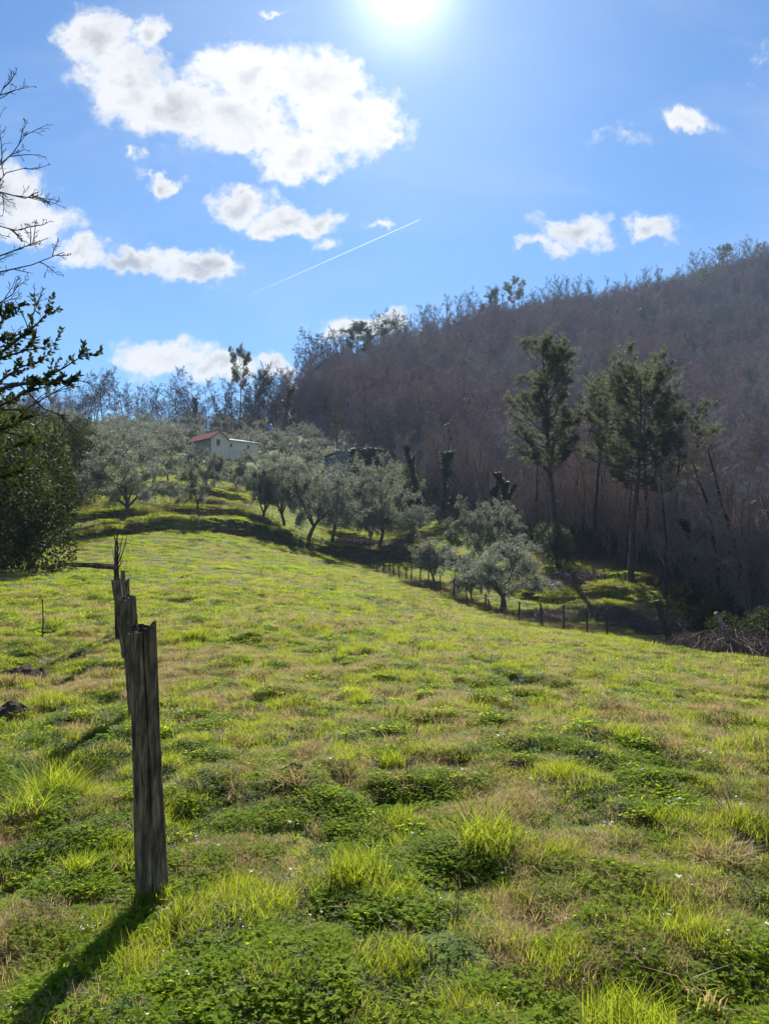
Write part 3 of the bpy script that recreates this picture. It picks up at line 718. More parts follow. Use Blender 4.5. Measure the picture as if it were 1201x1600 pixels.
# ---- pines with long bare trunks and ragged crowns of needle tufts
def pine(seed, H, r, crown0, R, nb, shape, lean=(0, 0), tuft_n=44, tl=.20, tw=.026, puff=.27, dead=6):
    """crown0: where the crown starts (fraction of H); shape(f): branch length factor up the crown"""
    rng = np.random.default_rng(seed); T, C = MB(), MB()
    pts, _ = wander(rng, [0, 0, -.4], [lean[0], lean[1], 1], H+.2, 14, .035, .02); T.tube(pts, np.linspace(r, r*.14, 15), 8)
    cent = []
    for i in range(nb):
        g = (i+rng.uniform(0, 1))/nb; f = crown0+(1-crown0)*g; a = rng.uniform(0, 6.283)
        Lb = R*shape(g)*rng.uniform(.55, 1.15)
        el = .15+.75*g+rng.normal(0, .15)
        d = np.array([math.cos(a), math.sin(a), el])
        p1, _ = wander(rng, at_(pts, min(f, .99)), d, Lb, 5, .12, .06); T.tube(p1, np.linspace(.055, .018, 6)*(.6+.5*(1-g)), 4)
        for j in range(int(5+Lb*2.4)):
            h = rng.uniform(.35, 1.0); d2 = side(rng, dir_(p1, h), rng.uniform(.4, 1.1)); d2[2] += .25
            p2, _ = wander(rng, at_(p1, h), d2, rng.uniform(.35, 1.0), 3, .15, .15); T.tube(p2, [.016, .012, .010, .008], 3)
            cent += [p2[-1], p2[-2]+rng.normal(0, .1, 3)]
            if rng.uniform() < .5: cent.append(p2[-1]+rng.normal(0, .22, 3))
        cent.append(p1[-1])
    for i in range(dead):
        f = rng.uniform(crown0*.55, crown0+.1); a = rng.uniform(0, 6.28)
        p1, _ = wander(rng, at_(pts, f), [math.cos(a), math.sin(a), rng.uniform(-.3, .2)], R*rng.uniform(.2, .6), 4, .2, -.03); T.tube(p1, [.03, .022, .016, .01, .006], 3)
    cent = np.array(cent); n = len(cent)*tuft_n
    c = np.repeat(cent, tuft_n, 0); D = rvec(rng, n); D[:, 2] = np.abs(D[:, 2])*.9-.15
    c = c + D*rng.uniform(0, .5, n)[:, None]*puff*.6 + rng.normal(0, .05, (n, 3))
    C.leaves(c, D, rvec(rng, n), tl*rng.uniform(.6, 1.2, n), tw*rng.uniform(.7, 1.4, n), 0)
    return T.mesh('trunk', M['pinebark'], True), C.mesh('crown', M['pine'])
def put_pine(px, Y, top, me, H0, label, rz=0, wide=1.0, group=None, name='pine_tree', base_dz=-.2, tilt=(0, 0)):
    p = on(px, Y, base_dz); s = (pix(px, top, Y).z-p.z)/H0
    return place(name, me, p, rz, s*wide, label, 'pine tree', group, sz=s, tilt=tilt)
PG = 'tall pines at the edge of the wood'
sh1 = lambda g: (1.35-.25*g if g < .42 else .95)*(1-.5*max(0, g-.8)/.2)
put_pine(866, 70, 548, pine(201, 18, .30, .44, 3.4, 84, sh1, (.0, 0), dead=8), 18, 'tallest pine with a stepped dark crown above the ivy bush', 1.2, .95, PG)
sh2 = lambda g: .8+.45*math.sin(g*math.pi)
put_pine(984, 60, 596, pine(202, 16, .26, .48, 3.6, 62, sh2, (-.04, 0), dead=12), 16, 'middle pine with a slim bare trunk and broad open crown', .4, 1.0, PG)
put_pine(1010, 66, 594, pine(203, 17, .26, .56, 2.9, 44, sh2, (.0, 0)), 17, 'pine with a dense round head close behind the middle one', 2.0, 1.0, PG)
put_pine(925, 72, 612, pine(204, 17, .24, .58, 2.6, 38, sh2, (.06, 0)), 17, 'narrow pine between the tallest pine and the middle pine', 5.0, 1.0, PG)
put_pine(1052, 62, 655, pine(205, 15, .22, .62, 2.9, 38, sh2, (.07, 0)), 15, 'lowest and rightmost of the big pines, trunk leaning right', 0.0, 1.0, PG)

# ---- far pines on the hill and skyline
def far_pine(seed, H=12, crown0=.45, R=2.4, nb=22, shape=sh2): return pine(seed, H, .2, crown0, R, nb, shape, (0, 0), 12, .42, .09, .6, 3)
FP = [far_pine(221), far_pine(222, crown0=.3, R=2.8), far_pine(223, crown0=.6, R=3.0, shape=lambda g: .6+.8*g)]
for px, Y, top, k, wd, lb in ((555, 272, 514, 0, 1.5, 'dark pine breaking the skyline at the left foot of the ridge'), (802, 385, 446, 2, 1.1, 'umbrella-topped pine on the ridge among bare trees'),
        (770, 370, 460, 0, 1.1, 'dark pine on the ridge left of the umbrella-topped one'), (752, 362, 478, 1, 1.1, 'lowest of three pines close together on the ridge'),
        (1098, 400, 424, 1, 1.3, 'dark-crowned pine high on the hillside below the right skyline'), (1000, 360, 470, 2, 1.0, 'lone pine on the hillside left of the dark-crowned one'),
        (1022, 330, 505, 1, 1.2, 'bushy light green conifer on the middle of the hillside'), (1080, 335, 500, 2, 1.4, 'flat wide pine on the hillside right of the bushy conifer'),
        (978, 300, 522, 0, .9, 'small pointed pine low on the hillside above the tall pines'), (892, 340, 505, 1, .7, 'tiny round evergreen on the hillside left of the lone pine'),
        (376, 205, 560, 2, .55, 'thin flat-topped pine standing over the skyline above the house'), (404, 212, 588, 0, .8, 'ragged dark pine beside the flat-topped one above the house'),
        (1130, 447, 388, 0, 1.2, 'conifer among the bare trees near the top right of the ridge'), (1188, 452, 384, 1, 1.3, 'dark conifer at the highest end of the ridge'),
        (78, 208, 600, 0, .7, 'thin fir-like pine on the left skyline behind the hedge'), (610, 292, 505, 1, 1.1, 'squat pine among the bare ridge trees'), (578, 282, 520, 0, .9, 'small pine right of the skyline pine'), (655, 300, 520, 1, .8, 'dark round evergreen low on the left part of the hillside'), (1160, 330, 520, 1, 1.0, 'dark evergreen on the hillside near the right edge'),
        (1050, 290, 545, 0, .8, 'dark evergreen on the hillside right of the small pointed pine'), (930, 380, 478, 1, .8, 'small dark evergreen just under the ridge trees'), (1195, 300, 580, 2, 1.0, 'dark evergreen low on the hillside at the right edge')):
    p = on(px, Y, -.3); H = pix(px, top, Y).z-p.z; s = max(H, 5)/12
    place('pine_tree', FP[k], p, px*.7, s*wd, lb, 'pine tree', 'pines on the hill and the skyline', sz=s)

# ------------------------------------------------------------------ bare trees: valley wood, skyline, hillside
rng = np.random.default_rng(77)
BT = [two(*bare_tree(s, 10, .17, SLIM)[:2], M['slimbark'], M['twig']) for s in (301, 302, 303, 304, 305)]
BT = [(a.copy(), b) if i % 2 else (a, b) for i, (a, b) in enumerate(BT)]
for i, (a, b) in enumerate(BT):
    if i % 2 or i == 0: a.materials[0] = M['barkdark']
BB = [two(*bare_tree(s, 10, .17, BROAD, .015)[:2], M['barkdark'], M['twig']) for s in (311, 312, 313)]
FT = [two(*bare_tree(s, 10, .12, FAR)[:2], M['slimbark'], M['purpletwig']) for s in (321, 322, 323)]
FS = [two(*bare_tree(s, 10, .10, FARSLIM)[:2], M['slimbark'], M['purpletwig']) for s in (331, 332, 333)]
def joined(pr, name='bare_tree'):
    """trunk and crown of a far kind as one mesh, for trees too small to show parts"""
    a, b = pr; me = bpy.data.meshes.new(name)
    va = np.empty(len(a.vertices)*3, np.float32); a.vertices.foreach_get('co', va); vb = np.empty(len(b.vertices)*3, np.float32); b.vertices.foreach_get('co', vb)
    mb = MB()
    for m_, v_, k in ((a, va, 0), (b, vb, 1)):
        lt = np.empty(len(m_.polygons), np.int32); m_.polygons.foreach_get('loop_total', lt); ls = np.empty(len(m_.polygons), np.int32); m_.polygons.foreach_get('loop_start', ls)
        vi = np.empty(len(m_.loops), np.int32); m_.loops.foreach_get('vertex_index', vi)
        base = mb.nv; mb.v.append(v_.reshape(-1, 3)); mb.nv += len(v_)//3
        for n in (3, 4):
            q = ls[lt == n]
            if len(q): mb.f[n].append((vi[q[:, None]+np.arange(n)]+base).astype(np.int32)); mb.mi[n].append(np.full(len(q), k, np.int32))
    return mb.mesh(name, [a.materials[0], b.materials[0]])
def dark(pr):  # skyline silhouette put into the colour: trunk and twigs both recoloured dark
    a, b = pr[0].copy(), pr[1].copy(); a.materials[0] = M['barkdark']; b.materials[0] = M['barkdark']; return a, b
FTD = [dark(x) for x in FT]; FSD = [dark(x) for x in FS]
def tint(me, a, b):
    m_ = me.copy(); m_.materials[0] = a; m_.materials[1] = b; return m_
FJ = [joined(x) for x in FT+FS]; FJ += [tint(FJ[0], M['slimbark'], M['hillgrey']), tint(FJ[1], M['bark'], M['hillred']), tint(FJ[2], M['slimbark'], M['hillgrey']), tint(FJ[3], M['bark'], M['hillred'])]

# slender trees of the valley wood, in front
n = 0; pl = []
while n < 240:
    px = rng.uniform(655, 1330); az = pxaz(px); r = rwood(az) + 1 + abs(rng.normal(0, 13)); Y = r*math.cos(az); x = r*math.sin(az)
    if any((x-a)**2+(Y-b)**2 < 1.3**2 for a, b in pl): continue
    pl.append((x, Y)); n += 1
    k = int(rng.integers(0, 5)); s = rng.uniform(.8, 1.15)*(1.0 if px < 1000 else .92)
    place('bare_tree', BT[k], (x, Y, gz(x, Y)), rng.uniform(0, 6.28), s, 'slender leafless tree in the crowded valley wood', 'tree', 'slender bare trees of the valley wood', tilt=(rng.normal(0, .05), rng.normal(0, .05)))
# larger single ones that the photograph shows apart
def big(px, Y, top, k, lb, protos=BB, rz=0., wide=1., name='bare_tree', grp='larger bare trees at the wood edge', tilt=(0, 0)):
    p = on(px, Y, -.1); s = (pix(px, top, Y).z-p.z)/10.5
    return place(name, protos[k], p, rz, s*wide, lb, 'tree', grp, sz=s, tilt=tilt)
big(1185, 44, 655, 0, 'big twiggy bare tree with a dark trunk at the right edge of the wood', rz=.5)
big(1255, 40, 610, 1, 'bare tree whose twigs enter the picture from the right edge', rz=1.5)
big(1120, 52, 690, 2, 'spreading bare tree left of the big twiggy one, arched boughs', rz=2.5)
big(1040, 54, 705, 1, 'bare tree with dark double stem in front of the rightmost big pine', BT, rz=.2, tilt=(0, .06))
big(880, 84, 640, 0, 'bare tree close behind the tallest pine', BT, rz=2.2)
big(735, 106, 700, 2, 'dark leafless tree at the left end of the valley wood', rz=4.)
big(700, 113, 672, 0, 'reddish bare tree left of the valley wood', rz=1.)
big(655, 118, 668, 1, 'bare tree with clinging brown leaves beside the dark evergreens', rz=3.)
# left skyline
for i, (px, top) in enumerate([(112, 596), (128, 606), (150, 578), (162, 584), (178, 590), (196, 592), (204, 596), (222, 606), (238, 596), (250, 604), (276, 580), (292, 600), (306, 594), (322, 598),
        (336, 602), (350, 592), (362, 588), (388, 584), (396, 578), (412, 572), (420, 580), (432, 590), (440, 574), (136, 600), (214, 612), (264, 606), (345, 610), (370, 600), (404, 596), (426, 598), (100, 604), (448, 584), (458, 580)]):
    Y = 214+rng.uniform(-3, 10); az = pxaz(px); p = on(px, Y, -.3); s = (pix(px, top, Y).z-p.z)/10.5
    me = (FTD if px in (150, 276, 196, 306) or i % 2 else FSD)[i % 3]; top -= 5
    lb = {150: 'tall bare tree, first high one at the left of the skyline', 276: 'round-headed bare tree standing highest left of the house', 196: 'fan-shaped bare tree on the skyline over the left olives'}.get(px, 'slender leafless tree on the low skyline behind the olive grove')
    place('bare_tree', me, p, rng.uniform(0, 6.28), s*rng.uniform(.9, 1.25), lb, 'tree', 'bare trees on the left skyline', sz=s)
# ridge skyline
ridge_tops = np.array([(466, 556), (500, 520), (530, 528), (600, 500), (640, 488), (690, 470), (740, 468), (800, 460), (860, 438), (880, 432), (930, 448), (1000, 432), (1060, 420), (1110, 390), (1150, 380), (1201, 372), (1300, 350)])
cnt = 0
for px in np.arange(470, 1290, 9.0):
    px = px+rng.uniform(-4, 4); az = pxaz(px); r = rridge(az)+rng.uniform(-14, 6); Y = r*math.cos(az); p = on(px, Y, -.5)
    top = np.interp(px, ridge_tops[:, 0], ridge_tops[:, 1])+rng.uniform(-16, 10)
    s = np.clip((pix(px, top, Y).z-p.z)/10.5, .7, 2.1)
    place('bare_tree', FSD[cnt % 3] if cnt % 3 else FTD[cnt % 3], p, rng.uniform(0, 6.28), s*rng.uniform(.7, 1.0), 'leafless tree in the comb of bare trees along the ridge line', 'tree', 'bare trees along the ridge', sz=s)
    cnt += 1
big(497, 238, 512, 2, 'leaning forked bare tree at the left foot of the ridge skyline', FTD, 1.0, 1.1, grp='bare trees along the ridge', tilt=(0, -.12))
big(516, 243, 516, 0, 'upright bare tree beside the leaning forked one', FTD, 2.0, .8, grp='bare trees along the ridge')
big(868, 405, 428, 1, 'pair of tall bare trees rising over the ridge, left one', FSD, 2.0, 1., grp='bare trees along the ridge')
big(884, 408, 428, 2, 'pair of tall bare trees rising over the ridge, right one', FSD, 2.0, 1., grp='bare trees along the ridge')
big(942, 255, 552, 1, 'pale round bare crown low on the hillside above the middle pine', FT, 2.0, 1.5, grp='bare trees of the hillside')
# ------------------------------------------------------------------ leafy masses: hedge shrubs, ivy, evergreens
def shrub(seed, lobes, nleaf, leaf, mat, wmat, stems=8, wratio=.5, thick=.35, H=3.0, twigs=40, asp=.45):
    """lobes: (x, y, z, rx, ry, rz). Leaves fill an uneven shell of every lobe, stems run up into them"""
    rng = np.random.default_rng(seed); T, C = MB(), MB(); lob = np.array(lobes, float)
    wt = (lob[:, 3]*lob[:, 5])**1.0; ch = rng.choice(len(lob), nleaf, p=wt/wt.sum())
    D = rvec(rng, nleaf); k = fbm(D[:, 0]*2.3+ch*5, D[:, 1]*2.3+D[:, 2]*2.3, seed, 3)
    k2 = vnoise(D[:, 0]*7+ch*3, D[:, 1]*7+D[:, 2]*5, seed+4)
    rad = (.55+.65*k+.18*k2)*(1-thick*rng.uniform(0, 1, nleaf)**2)
    P = lob[ch, :3] + D*rad[:, None]*lob[ch, 3:6]
    keep = (P[:, 2] > -.1) & (fbm(P[:, 0]*1.3, P[:, 1]*1.3+P[:, 2]*1.7, seed+9, 2) > .36); P, D = P[keep], D[keep]; n = len(P)
    dr = D*.7+rvec(rng, n)*.8; dr[:, 2] += .1
    C.leaves(P, dr, rvec(rng, n)*.8+D, leaf*rng.uniform(.6, 1.3, n), leaf*asp*rng.uniform(.8, 1.2, n), 0, .1)
    base = lob[:, :2].mean(0)
    for i in range(stems):
        l = lob[i % len(lob)]; b = np.array([base[0]*.6+l[0]*.4+rng.normal(0, .15), base[1]*.6+l[1]*.4+rng.normal(0, .15), -.2]); tgt = l[:3]+rng.normal(0, .3, 3)*l[3:6]
        m = (b+tgt)/2+rng.normal(0, .15, 3); T.tube([b, m, tgt], [.07, .045, .02], 4)
        for j in range(twigs//stems):
            q = tgt*rng.uniform(.6, 1)+m*0; e = l[:3]+rvec(rng, 1)[0]*l[3:6]*rng.uniform(.9, 1.25); e[2] = max(e[2], .1)
            T.tube([m*.5+tgt*.5, (m*.5+tgt*.5+e)/2+rng.normal(0, .1, 3), e], [.02, .013, .005], 3)
    return T.mesh('stems', M['barkdark'], True), C.mesh('foliage', mat)
def put_shrub(name, me, loc, rz, s, label, cat='bush', group=None, sz=None): return place(name, me, loc, rz, s, label, cat, group, ('stems', 'foliage'), sz)
rr = random.Random(3)
def blob(R, H, n, seed):
    r_ = random.Random(seed); L = [(0, 0, H*.45, R*.75, R*.75, H*.5)]
    for i in range(n):
        a = r_.uniform(0, 6.28); q = R*r_.uniform(.3, .7); L.append((q*math.cos(a), q*math.sin(a), H*r_.uniform(.2, .75), R*r_.uniform(.3, .55), R*r_.uniform(.3, .55), H*r_.uniform(.2, .38)))
    return L
SH_L = [shrub(401, blob(2.6, 5, 9, 1), 30000, .15, M['laurel'], None, 10), shrub(402, blob(2.2, 4.2, 8, 2), 26000, .145, M['laurel'], None, 10)]
SH_G = [shrub(403, blob(2.2, 4.5, 8, 3), 24000, .14, M['mixgreen'], None, 10)]
SH_F = [shrub(404, blob(2.6, 5, 8, 4), 9000, .20, M['laurel'], None, 6), shrub(405, blob(2.2, 5, 8, 5), 8000, .19, M['mixgreen'], None, 6)]
HG = 'dark evergreens of the left hedge'
def sh_at(px, Y, top, me, H0, lb, rz=0, wide=1., group=HG, name='evergreen_bush', base=0):
    p = on(px, Y, base-.1); s = max(.3, (pix(px, top, Y).z-p.z))/H0
    return put_shrub(name, me, p, rz, s*wide, lb, 'bush', group, s)
sh_at(-18, 36, 672, SH_L[1], 4.4, 'dark glossy bush nearest the left edge, its foot on the meadow', .4, 1.1)
sh_at(-6, 47, 668, SH_L[0], 5.2, 'broad bush at the lower left corner of the hedge', 1.4, .72)
sh_at(58, 62, 700, SH_L[1], 4.4, 'low bush where the hedge meets the first grass step', 2.4, 1.)
sh_at(-20, 42, 600, SH_G[0], 4.8, 'tall mixed bush rising behind the overhanging leafy branch', 3.3, .9)
sh_at(34, 70, 628, SH_L[0], 5.2, 'broad dark evergreen in the middle of the left hedge', 0.7, .9)
sh_at(85, 78, 642, SH_L[0], 5.2, 'large dark evergreen standing highest in the left hedge beside the grass steps', 1.9, .85)
sh_at(118, 90, 655, SH_L[1], 4.4, 'dark evergreen at the right end of the left hedge', 3.1, 1.)
sh_at(60, 105, 640, SH_F[0], 5.2, 'evergreen behind the highest bush of the left hedge', 4.1, 1.)
sh_at(-80, 60, 600, SH_L[0], 5.2, 'evergreen just outside the left edge behind the hedge', 4.1, 1.)
sh_at(146, 100, 668, SH_F[1], 5.2, 'grey-green shrub between the left hedge and the upper olives', .5, 1.)
EG = 'evergreens around the ruin'
sh_at(622, 116, 716, SH_F[1], 5.2, 'mid-green shrub right of the ivy-covered ruin', .5, .9, EG)
sh_at(645, 112, 735, SH_F[0], 5.2, 'dark evergreen below the mid-green shrub', 1.5, 1., EG)
sh_at(548, 118, 740, SH_F[0], 5.2, 'black-green thicket at the foot of the ruin', 2.5, 1.1, EG)
sh_at(585, 122, 722, SH_F[1], 5.2, 'pale shrub growing against the ruin', 3.5, .9, EG)
IVB = shrub(410, blob(1.9, 4.2, 7, 6), 22000, .11, M['ivy'], None, 8)
sh_at(868, 69, 815, IVB, 4.4, 'black-green ivy bush wrapped round the foot of the tallest pine', .5, 1., None, 'ivy_bush')
sh_at(1180, 36, 960, SH_L[1], 4.4, 'dark undergrowth at the right edge below the big bare tree', .5, 1.4, 'undergrowth at the wood edge')
sh_at(1110, 44, 945, SH_L[1], 4.4, 'dark undergrowth behind the leaning bleached log', 1.5, 1.3, 'undergrowth at the wood edge')
sh_at(1052, 55, 905, SH_F[1], 5.2, 'pale-leaved undergrowth between the pine trunks', 1.5, 1.3, 'undergrowth at the wood edge')
sh_at(930, 74, 850, SH_F[0], 5.2, 'undergrowth behind the bank right of the ivy bush', 2.5, 1.5, 'undergrowth at the wood edge')
sh_at(1250, 34, 930, SH_L[0], 5.2, 'undergrowth just outside the right edge', 2.5, 1.5, 'undergrowth at the wood edge')

# ivy-clad trunks
def ivy_trunk(seed, H, r, w0, stubs=5, n=6500):
    rng = np.random.default_rng(seed); T, C = MB(), MB()
    pts, _ = wander(rng, [0, 0, -.3], [rng.normal(0, .06), 0, 1], H, 8, .05, 0); T.tube(pts, np.linspace(r, r*.4, 9), 6)
    brs = [pts]
    for i in range(stubs):
        f = rng.uniform(.55, .98); p1, _ = wander(rng, at_(pts, f), side(rng, dir_(pts, f), .6), H*rng.uniform(.12, .25), 4, .12, .1); T.tube(p1, np.linspace(r*.35, .015, 5), 4); brs.append(p1)
    ch = rng.choice(len(brs), n, p=np.array([4.]+[1.]*stubs)/(4+stubs)); f = rng.uniform(.02, 1, n)
    P = np.array([at_(brs[c], q) for c, q in zip(ch, f)]); D = rvec(rng, n); D[:, 2] *= .4
    wdt = w0*(.5+.9*vnoise(f*6+ch*3, D[:, 0]*1.5+D[:, 1]*2, seed))*np.where(ch == 0, 1.1-.4*f, .5)
    P = P + D*(wdt*rng.uniform(.6, 1.1, n))[:, None]
    C.leaves(P, D+rvec(rng, n)*.6-np.array([0, 0, .3]), D+rvec(rng, n)*.3, .17*rng.uniform(.6, 1.3, n), .15, 0)
    return T.mesh('trunk', M['barkdark'], True), C.mesh('ivy', M['ivy'])
IV = [ivy_trunk(421, 9, .25, .75), ivy_trunk(422, 9, .2, .45, 3), ivy_trunk(423, 8, .25, 1.0, 7)]
def ivy_at(px, Y, top, k, lb, wide=1., tilt=0.0):
    p = on(px, Y, -.1); s = (pix(px, top, Y).z-p.z)/9
    place('ivy_clad_tree', IV[k], p, px*.3, s*wide, lb, 'tree', 'trees wrapped in ivy', ('trunk', 'ivy'), s, (0, tilt))
ivy_at(447, 190, 600, 2, 'ivy-wrapped tree with bare forked tips standing alone below the ridge', 1.0)
ivy_at(425, 200, 640, 1, 'thin ivied stub left of the ivy-wrapped tree with forked tips', .6)
ivy_at(657, 112, 690, 1, 'ivy column beside the brown-leaved bare tree')
ivy_at(690, 108, 700, 0, 'dark ivied trunk at the left end of the valley wood')
ivy_at(765, 90, 745, 1, 'ivied trunk leaning left behind the pale olive crown', 1., -.25)
ivy_at(800, 82, 730, 1, 'straight ivied trunk between the pale olive crown and the tallest pine', 1., -.1)
ivy_at(308, 206, 620, 0, 'dark ivied tree on the skyline directly above the red roof', .9)
ivy_at(1092, 56, 800, 1, 'short ivied trunk in the right of the wood')
# the hillside wood, one mass
N = 7500
px = rng.uniform(-150, 1650, N*3); az = np.arctan((px-600.5)/FPX); r = np.sqrt(rng.uniform(90**2, 500**2, N*3))
ok = (r > rwood(az)+14+10*rng.uniform(0, 1, N*3)) & (r < rridge(az)+14) & ((px > 380) | (r > rwood(az)+14)); ok &= ~((r < 150) & (rng.uniform(0, 1, N*3) < .0))
px, az, r = px[ok][:N], az[ok][:N], r[ok][:N]; N = len(r)
x, y = r*np.sin(az), r*np.cos(az); z = terrain(x, y, False)-.4
sc = rng.uniform(.7, 1.45, N)*np.where(r < 150, .85, 1.05); sz = sc*rng.uniform(.85, 1.25, N)*(.55+.45*sstep((rridge(az)-r-5)/45))
pn = fbm(x/28, y/28, 33, 3)+rng.normal(0, .07, N); hill_kind = np.where(pn > .56, rng.choice([6, 8], N), np.where(pn < .43, rng.choice([7, 9, 1], N), rng.choice([0, 1, 2, 3, 4, 5, 2, 0], N)))
hill_kind = np.where(rng.uniform(0, 1, N) < .06, 10, hill_kind)
scatter('woodland', np.stack([x, y, z], 1), hill_kind, np.stack([sc, sc, sz], 1), np.stack([rng.normal(0, .05, N), rng.normal(0, .05, N), rng.uniform(0, 6.28, N)], 1),
        FJ+[joined(ivy_trunk(424, 8, .22, 1.1, 6, 1500), 'ivied_tree')], 'leafless brown-purple wood covering the whole hillside up to the ridge', 'wood')

# yellowish catkin tree
tT, tC, _t = bare_tree(441, 10, .15, dict(FAR, len=[.30, .45, .42])); CK = two(tT, tC, M['bark'], M['catkin'])
big(527, 158, 612, 0, 'yellowish budding tree standing out against the purple hillside', [CK], 0, .9, 'budding_tree', None)
big(562, 165, 640, 0, 'shorter yellowish budding tree right of the taller one', [CK], 2, .8, 'budding_tree', None)

# brambles
def bramble(seed, R, H, n, mat):
    rng = np.random.default_rng(seed); C = MB()
    for i in range(n):
        a = rng.uniform(0, 6.28); q = R*math.sqrt(rng.uniform())*.8; b = np.array([q*math.cos(a), q*math.sin(a), 0]); a2 = rng.uniform(0, 6.28); L = R*rng.uniform(.4, 1.1)
        d = np.array([math.cos(a2), math.sin(a2), 0]); h = H*rng.uniform(.5, 1.1)*(1-.5*q/R)
        pts = [b, b+d*L*.3+[0, 0, h], b+d*L*.7+[0, 0, h*.8], b+d*L+[0, 0, h*.1]]; C.tube(pts, [.012, .010, .008, .005], 3)
        for j in range(3):
            s_ = at_(pts, rng.uniform(.3, .9)); e = s_+rvec(rng, 1)[0]*.3; C.tube([s_, e], [.006, .003], 3)
    return C.mesh('bramble_bush', mat)
BRM = bramble(451, 2.0, 1.0, 420, M['bramble'])
for px, Y, s, sz, lb in ((541, 94, 1.2, 1.3, 'grey-brown bramble heap on the terrace below the middle olives'), (572, 97, .9, 1., 'bramble heap under the silvery twin-trunked olive'), (618, 92, 1.1, 1.2, 'dark bramble heap right of the slender low olive'),
        (650, 98, 1.1, 1., 'purplish bramble heap on the upper right terrace'), (324, 82, 1., .8, 'small bramble patch in front of the small crooked olive'), (905, 64, 1.3, 1.2, 'bramble heap on the bank right of the ivy bush'),
        (1030, 46, 1.4, 1.2, 'bramble tangle behind the leaning grey log'), (1100, 36, 1.3, 1.3, 'bramble tangle at the meadow edge beside the curved branch'), (1165, 31, 1.3, 1.5, 'bramble tangle at the far right edge of the meadow'),
        (960, 52, 1.2, 1., 'thin bramble strip on the lower bank'), (660, 62, .9, .7, 'brown bramble patch at the foot of the low rounded olive'), (850, 50, 1., .8, 'bramble patch behind the lower fence stakes')):
    single('bramble_bush', BRM, on(px, Y), px*.1, s, lb, 'bush', 'bramble heaps', sz)

# tangled low growth filling the floor of the valley wood
UG = [BRM, bramble(452, 1.6, 1.6, 260, M['bramble']), IVB[1]]+[joined(two(*bare_tree(s, 6.5, .055, dict(SLIM, kids=[12, 4, 3], start=[.35, .2, .2]))[:2], M['slimbark'], M['twig'])) for s in (461, 462, 463)]
N = 4200; px = rng.uniform(620, 1500, N); az = np.arctan((px-600.5)/FPX); r = rwood(az)+70*rng.uniform(0, 1, N)**1.5
x, y = r*np.sin(az), r*np.cos(az); z = terrain(x, y, False)-.1; ix = rng.choice(6, N, p=[.10, .13, .17, .20, .20, .20]); sc = np.where(ix == 2, rng.uniform(.25, .75, N), rng.uniform(.7, 1.3, N))
scatter('undergrowth', np.stack([x, y, z], 1), ix, np.stack([sc, sc, sc], 1), np.stack([0*x, 0*x, rng.uniform(0, 6.28, N)], 1), UG, 'tangled brambles and saplings covering the floor of the valley wood', 'undergrowth')

# ------------------------------------------------------------------ near stakes
def stake(name, px_b, Y, px_t, py_t, wd, seed, label, split=False, group='weathered stakes of the near row', nr_=40, dY=0.0):
    rng = np.random.default_rng(seed)
    b = on(px_b, Y, 0); t = pix(px_t, py_t, Y+dY); ax = np.array(t-b); H = np.linalg.norm(ax); ax /= H
    root = empty(name, b); na_ = 120; th = np.arange(na_)*2*math.pi/na_
    ux = np.array([1, 0, 0.0]); ux -= ax*ux.dot(ax); ux /= np.linalg.norm(ux); uy = np.cross(ax, ux)
    R = wd/2; hs = np.concatenate([[-.35], np.linspace(-.02, H, nr_)])
    base = 1+.07*np.sin(th*2+seed)+.05*np.sin(th*3+seed*2)+.03*np.sin(th*7+seed)
    V = []
    for h in hs:
        r = R*base*(1.0+.10*(1-h/H))*(1+.035*math.sin(h*5+seed))
        if split:                                                      # a long drying split down the face turned to the viewer
            c0 = -math.pi/2+.42+.10*math.sin(h*3.0)
            dth = np.angle(np.exp(1j*(th-c0))); r = r*(1-.42*np.exp(-(dth/.085)**2)*(.55+.45*h/H)); r = r*(1+.06*np.exp(-((dth-.5)/.25)**2))
            d2 = np.angle(np.exp(1j*(th-(c0+math.pi*.95)))); r = r*(1-.16*np.exp(-(d2/.3)**2))
        r = r*(1+.03*(vnoise(th*6, np.full(na_, h*2.0), seed)-.5)+.045*(vnoise(th*13, np.full(na_, h*1.0), seed+3)-.5))
        V.append(np.outer(np.cos(th)*r, ux)+np.outer(np.sin(th)*r, uy)+ax*h)
    V = np.array(V)
    # worn top: high behind and on the ridge side, chipped
    topz = .018*np.cos(th-1.2)+.012*np.sin(3*th+seed)+.010*(vnoise(th*5, th*0, seed)-.5)*2
    V[-1] += np.outer(topz, ax); V[-2] += np.outer(topz*.5, ax)
    T = MB(); m = len(hs); i = np.arange(m-1)[:, None]*na_; j = np.arange(na_)[None]; j2 = (j+1) % na_
    T.add(V.reshape(-1, 3), np.stack([i+j, i+j2, i+na_+j2, i+na_+j], -1).reshape(-1, 4))
    T.build('shaft', M['post'], root, smooth=True)
    E = MB(); rim = V[-1]; c = rim.mean(0)-ax*.012; rings_ = [rim]
    for q in (.8, .55, .3, .1):
        rr_ = c+(rim-c)*q; rr_ = rr_-np.outer(.012*(1-q)+.014*(vnoise(th*4+q*9, th*0+q*5, seed+7)-.3), ax); rings_.append(rr_)
    W_ = np.concatenate(rings_+[c[None]]); mm = len(rings_)
    i = np.arange(mm-1)[:, None]*na_
    E.add(W_, np.stack([i+j, i+j2, i+na_+j2, i+na_+j], -1).reshape(-1, 4)); E.f[3].append(np.array([[(mm-1)*na_+q, (mm-1)*na_+(q+1) % na_, mm*na_] for q in range(na_)], np.int32)); E.mi[3].append(np.zeros(na_, np.int32))
    E.build('end_grain', M['endgrain'], root)
    return tag(root, label, 'fence post', group)
stake('fence_post', 238, 3.5, 222, 981, .114, 1, 'nearest and largest weathered stake, split down its face, top worn hollow', True, nr_=90)
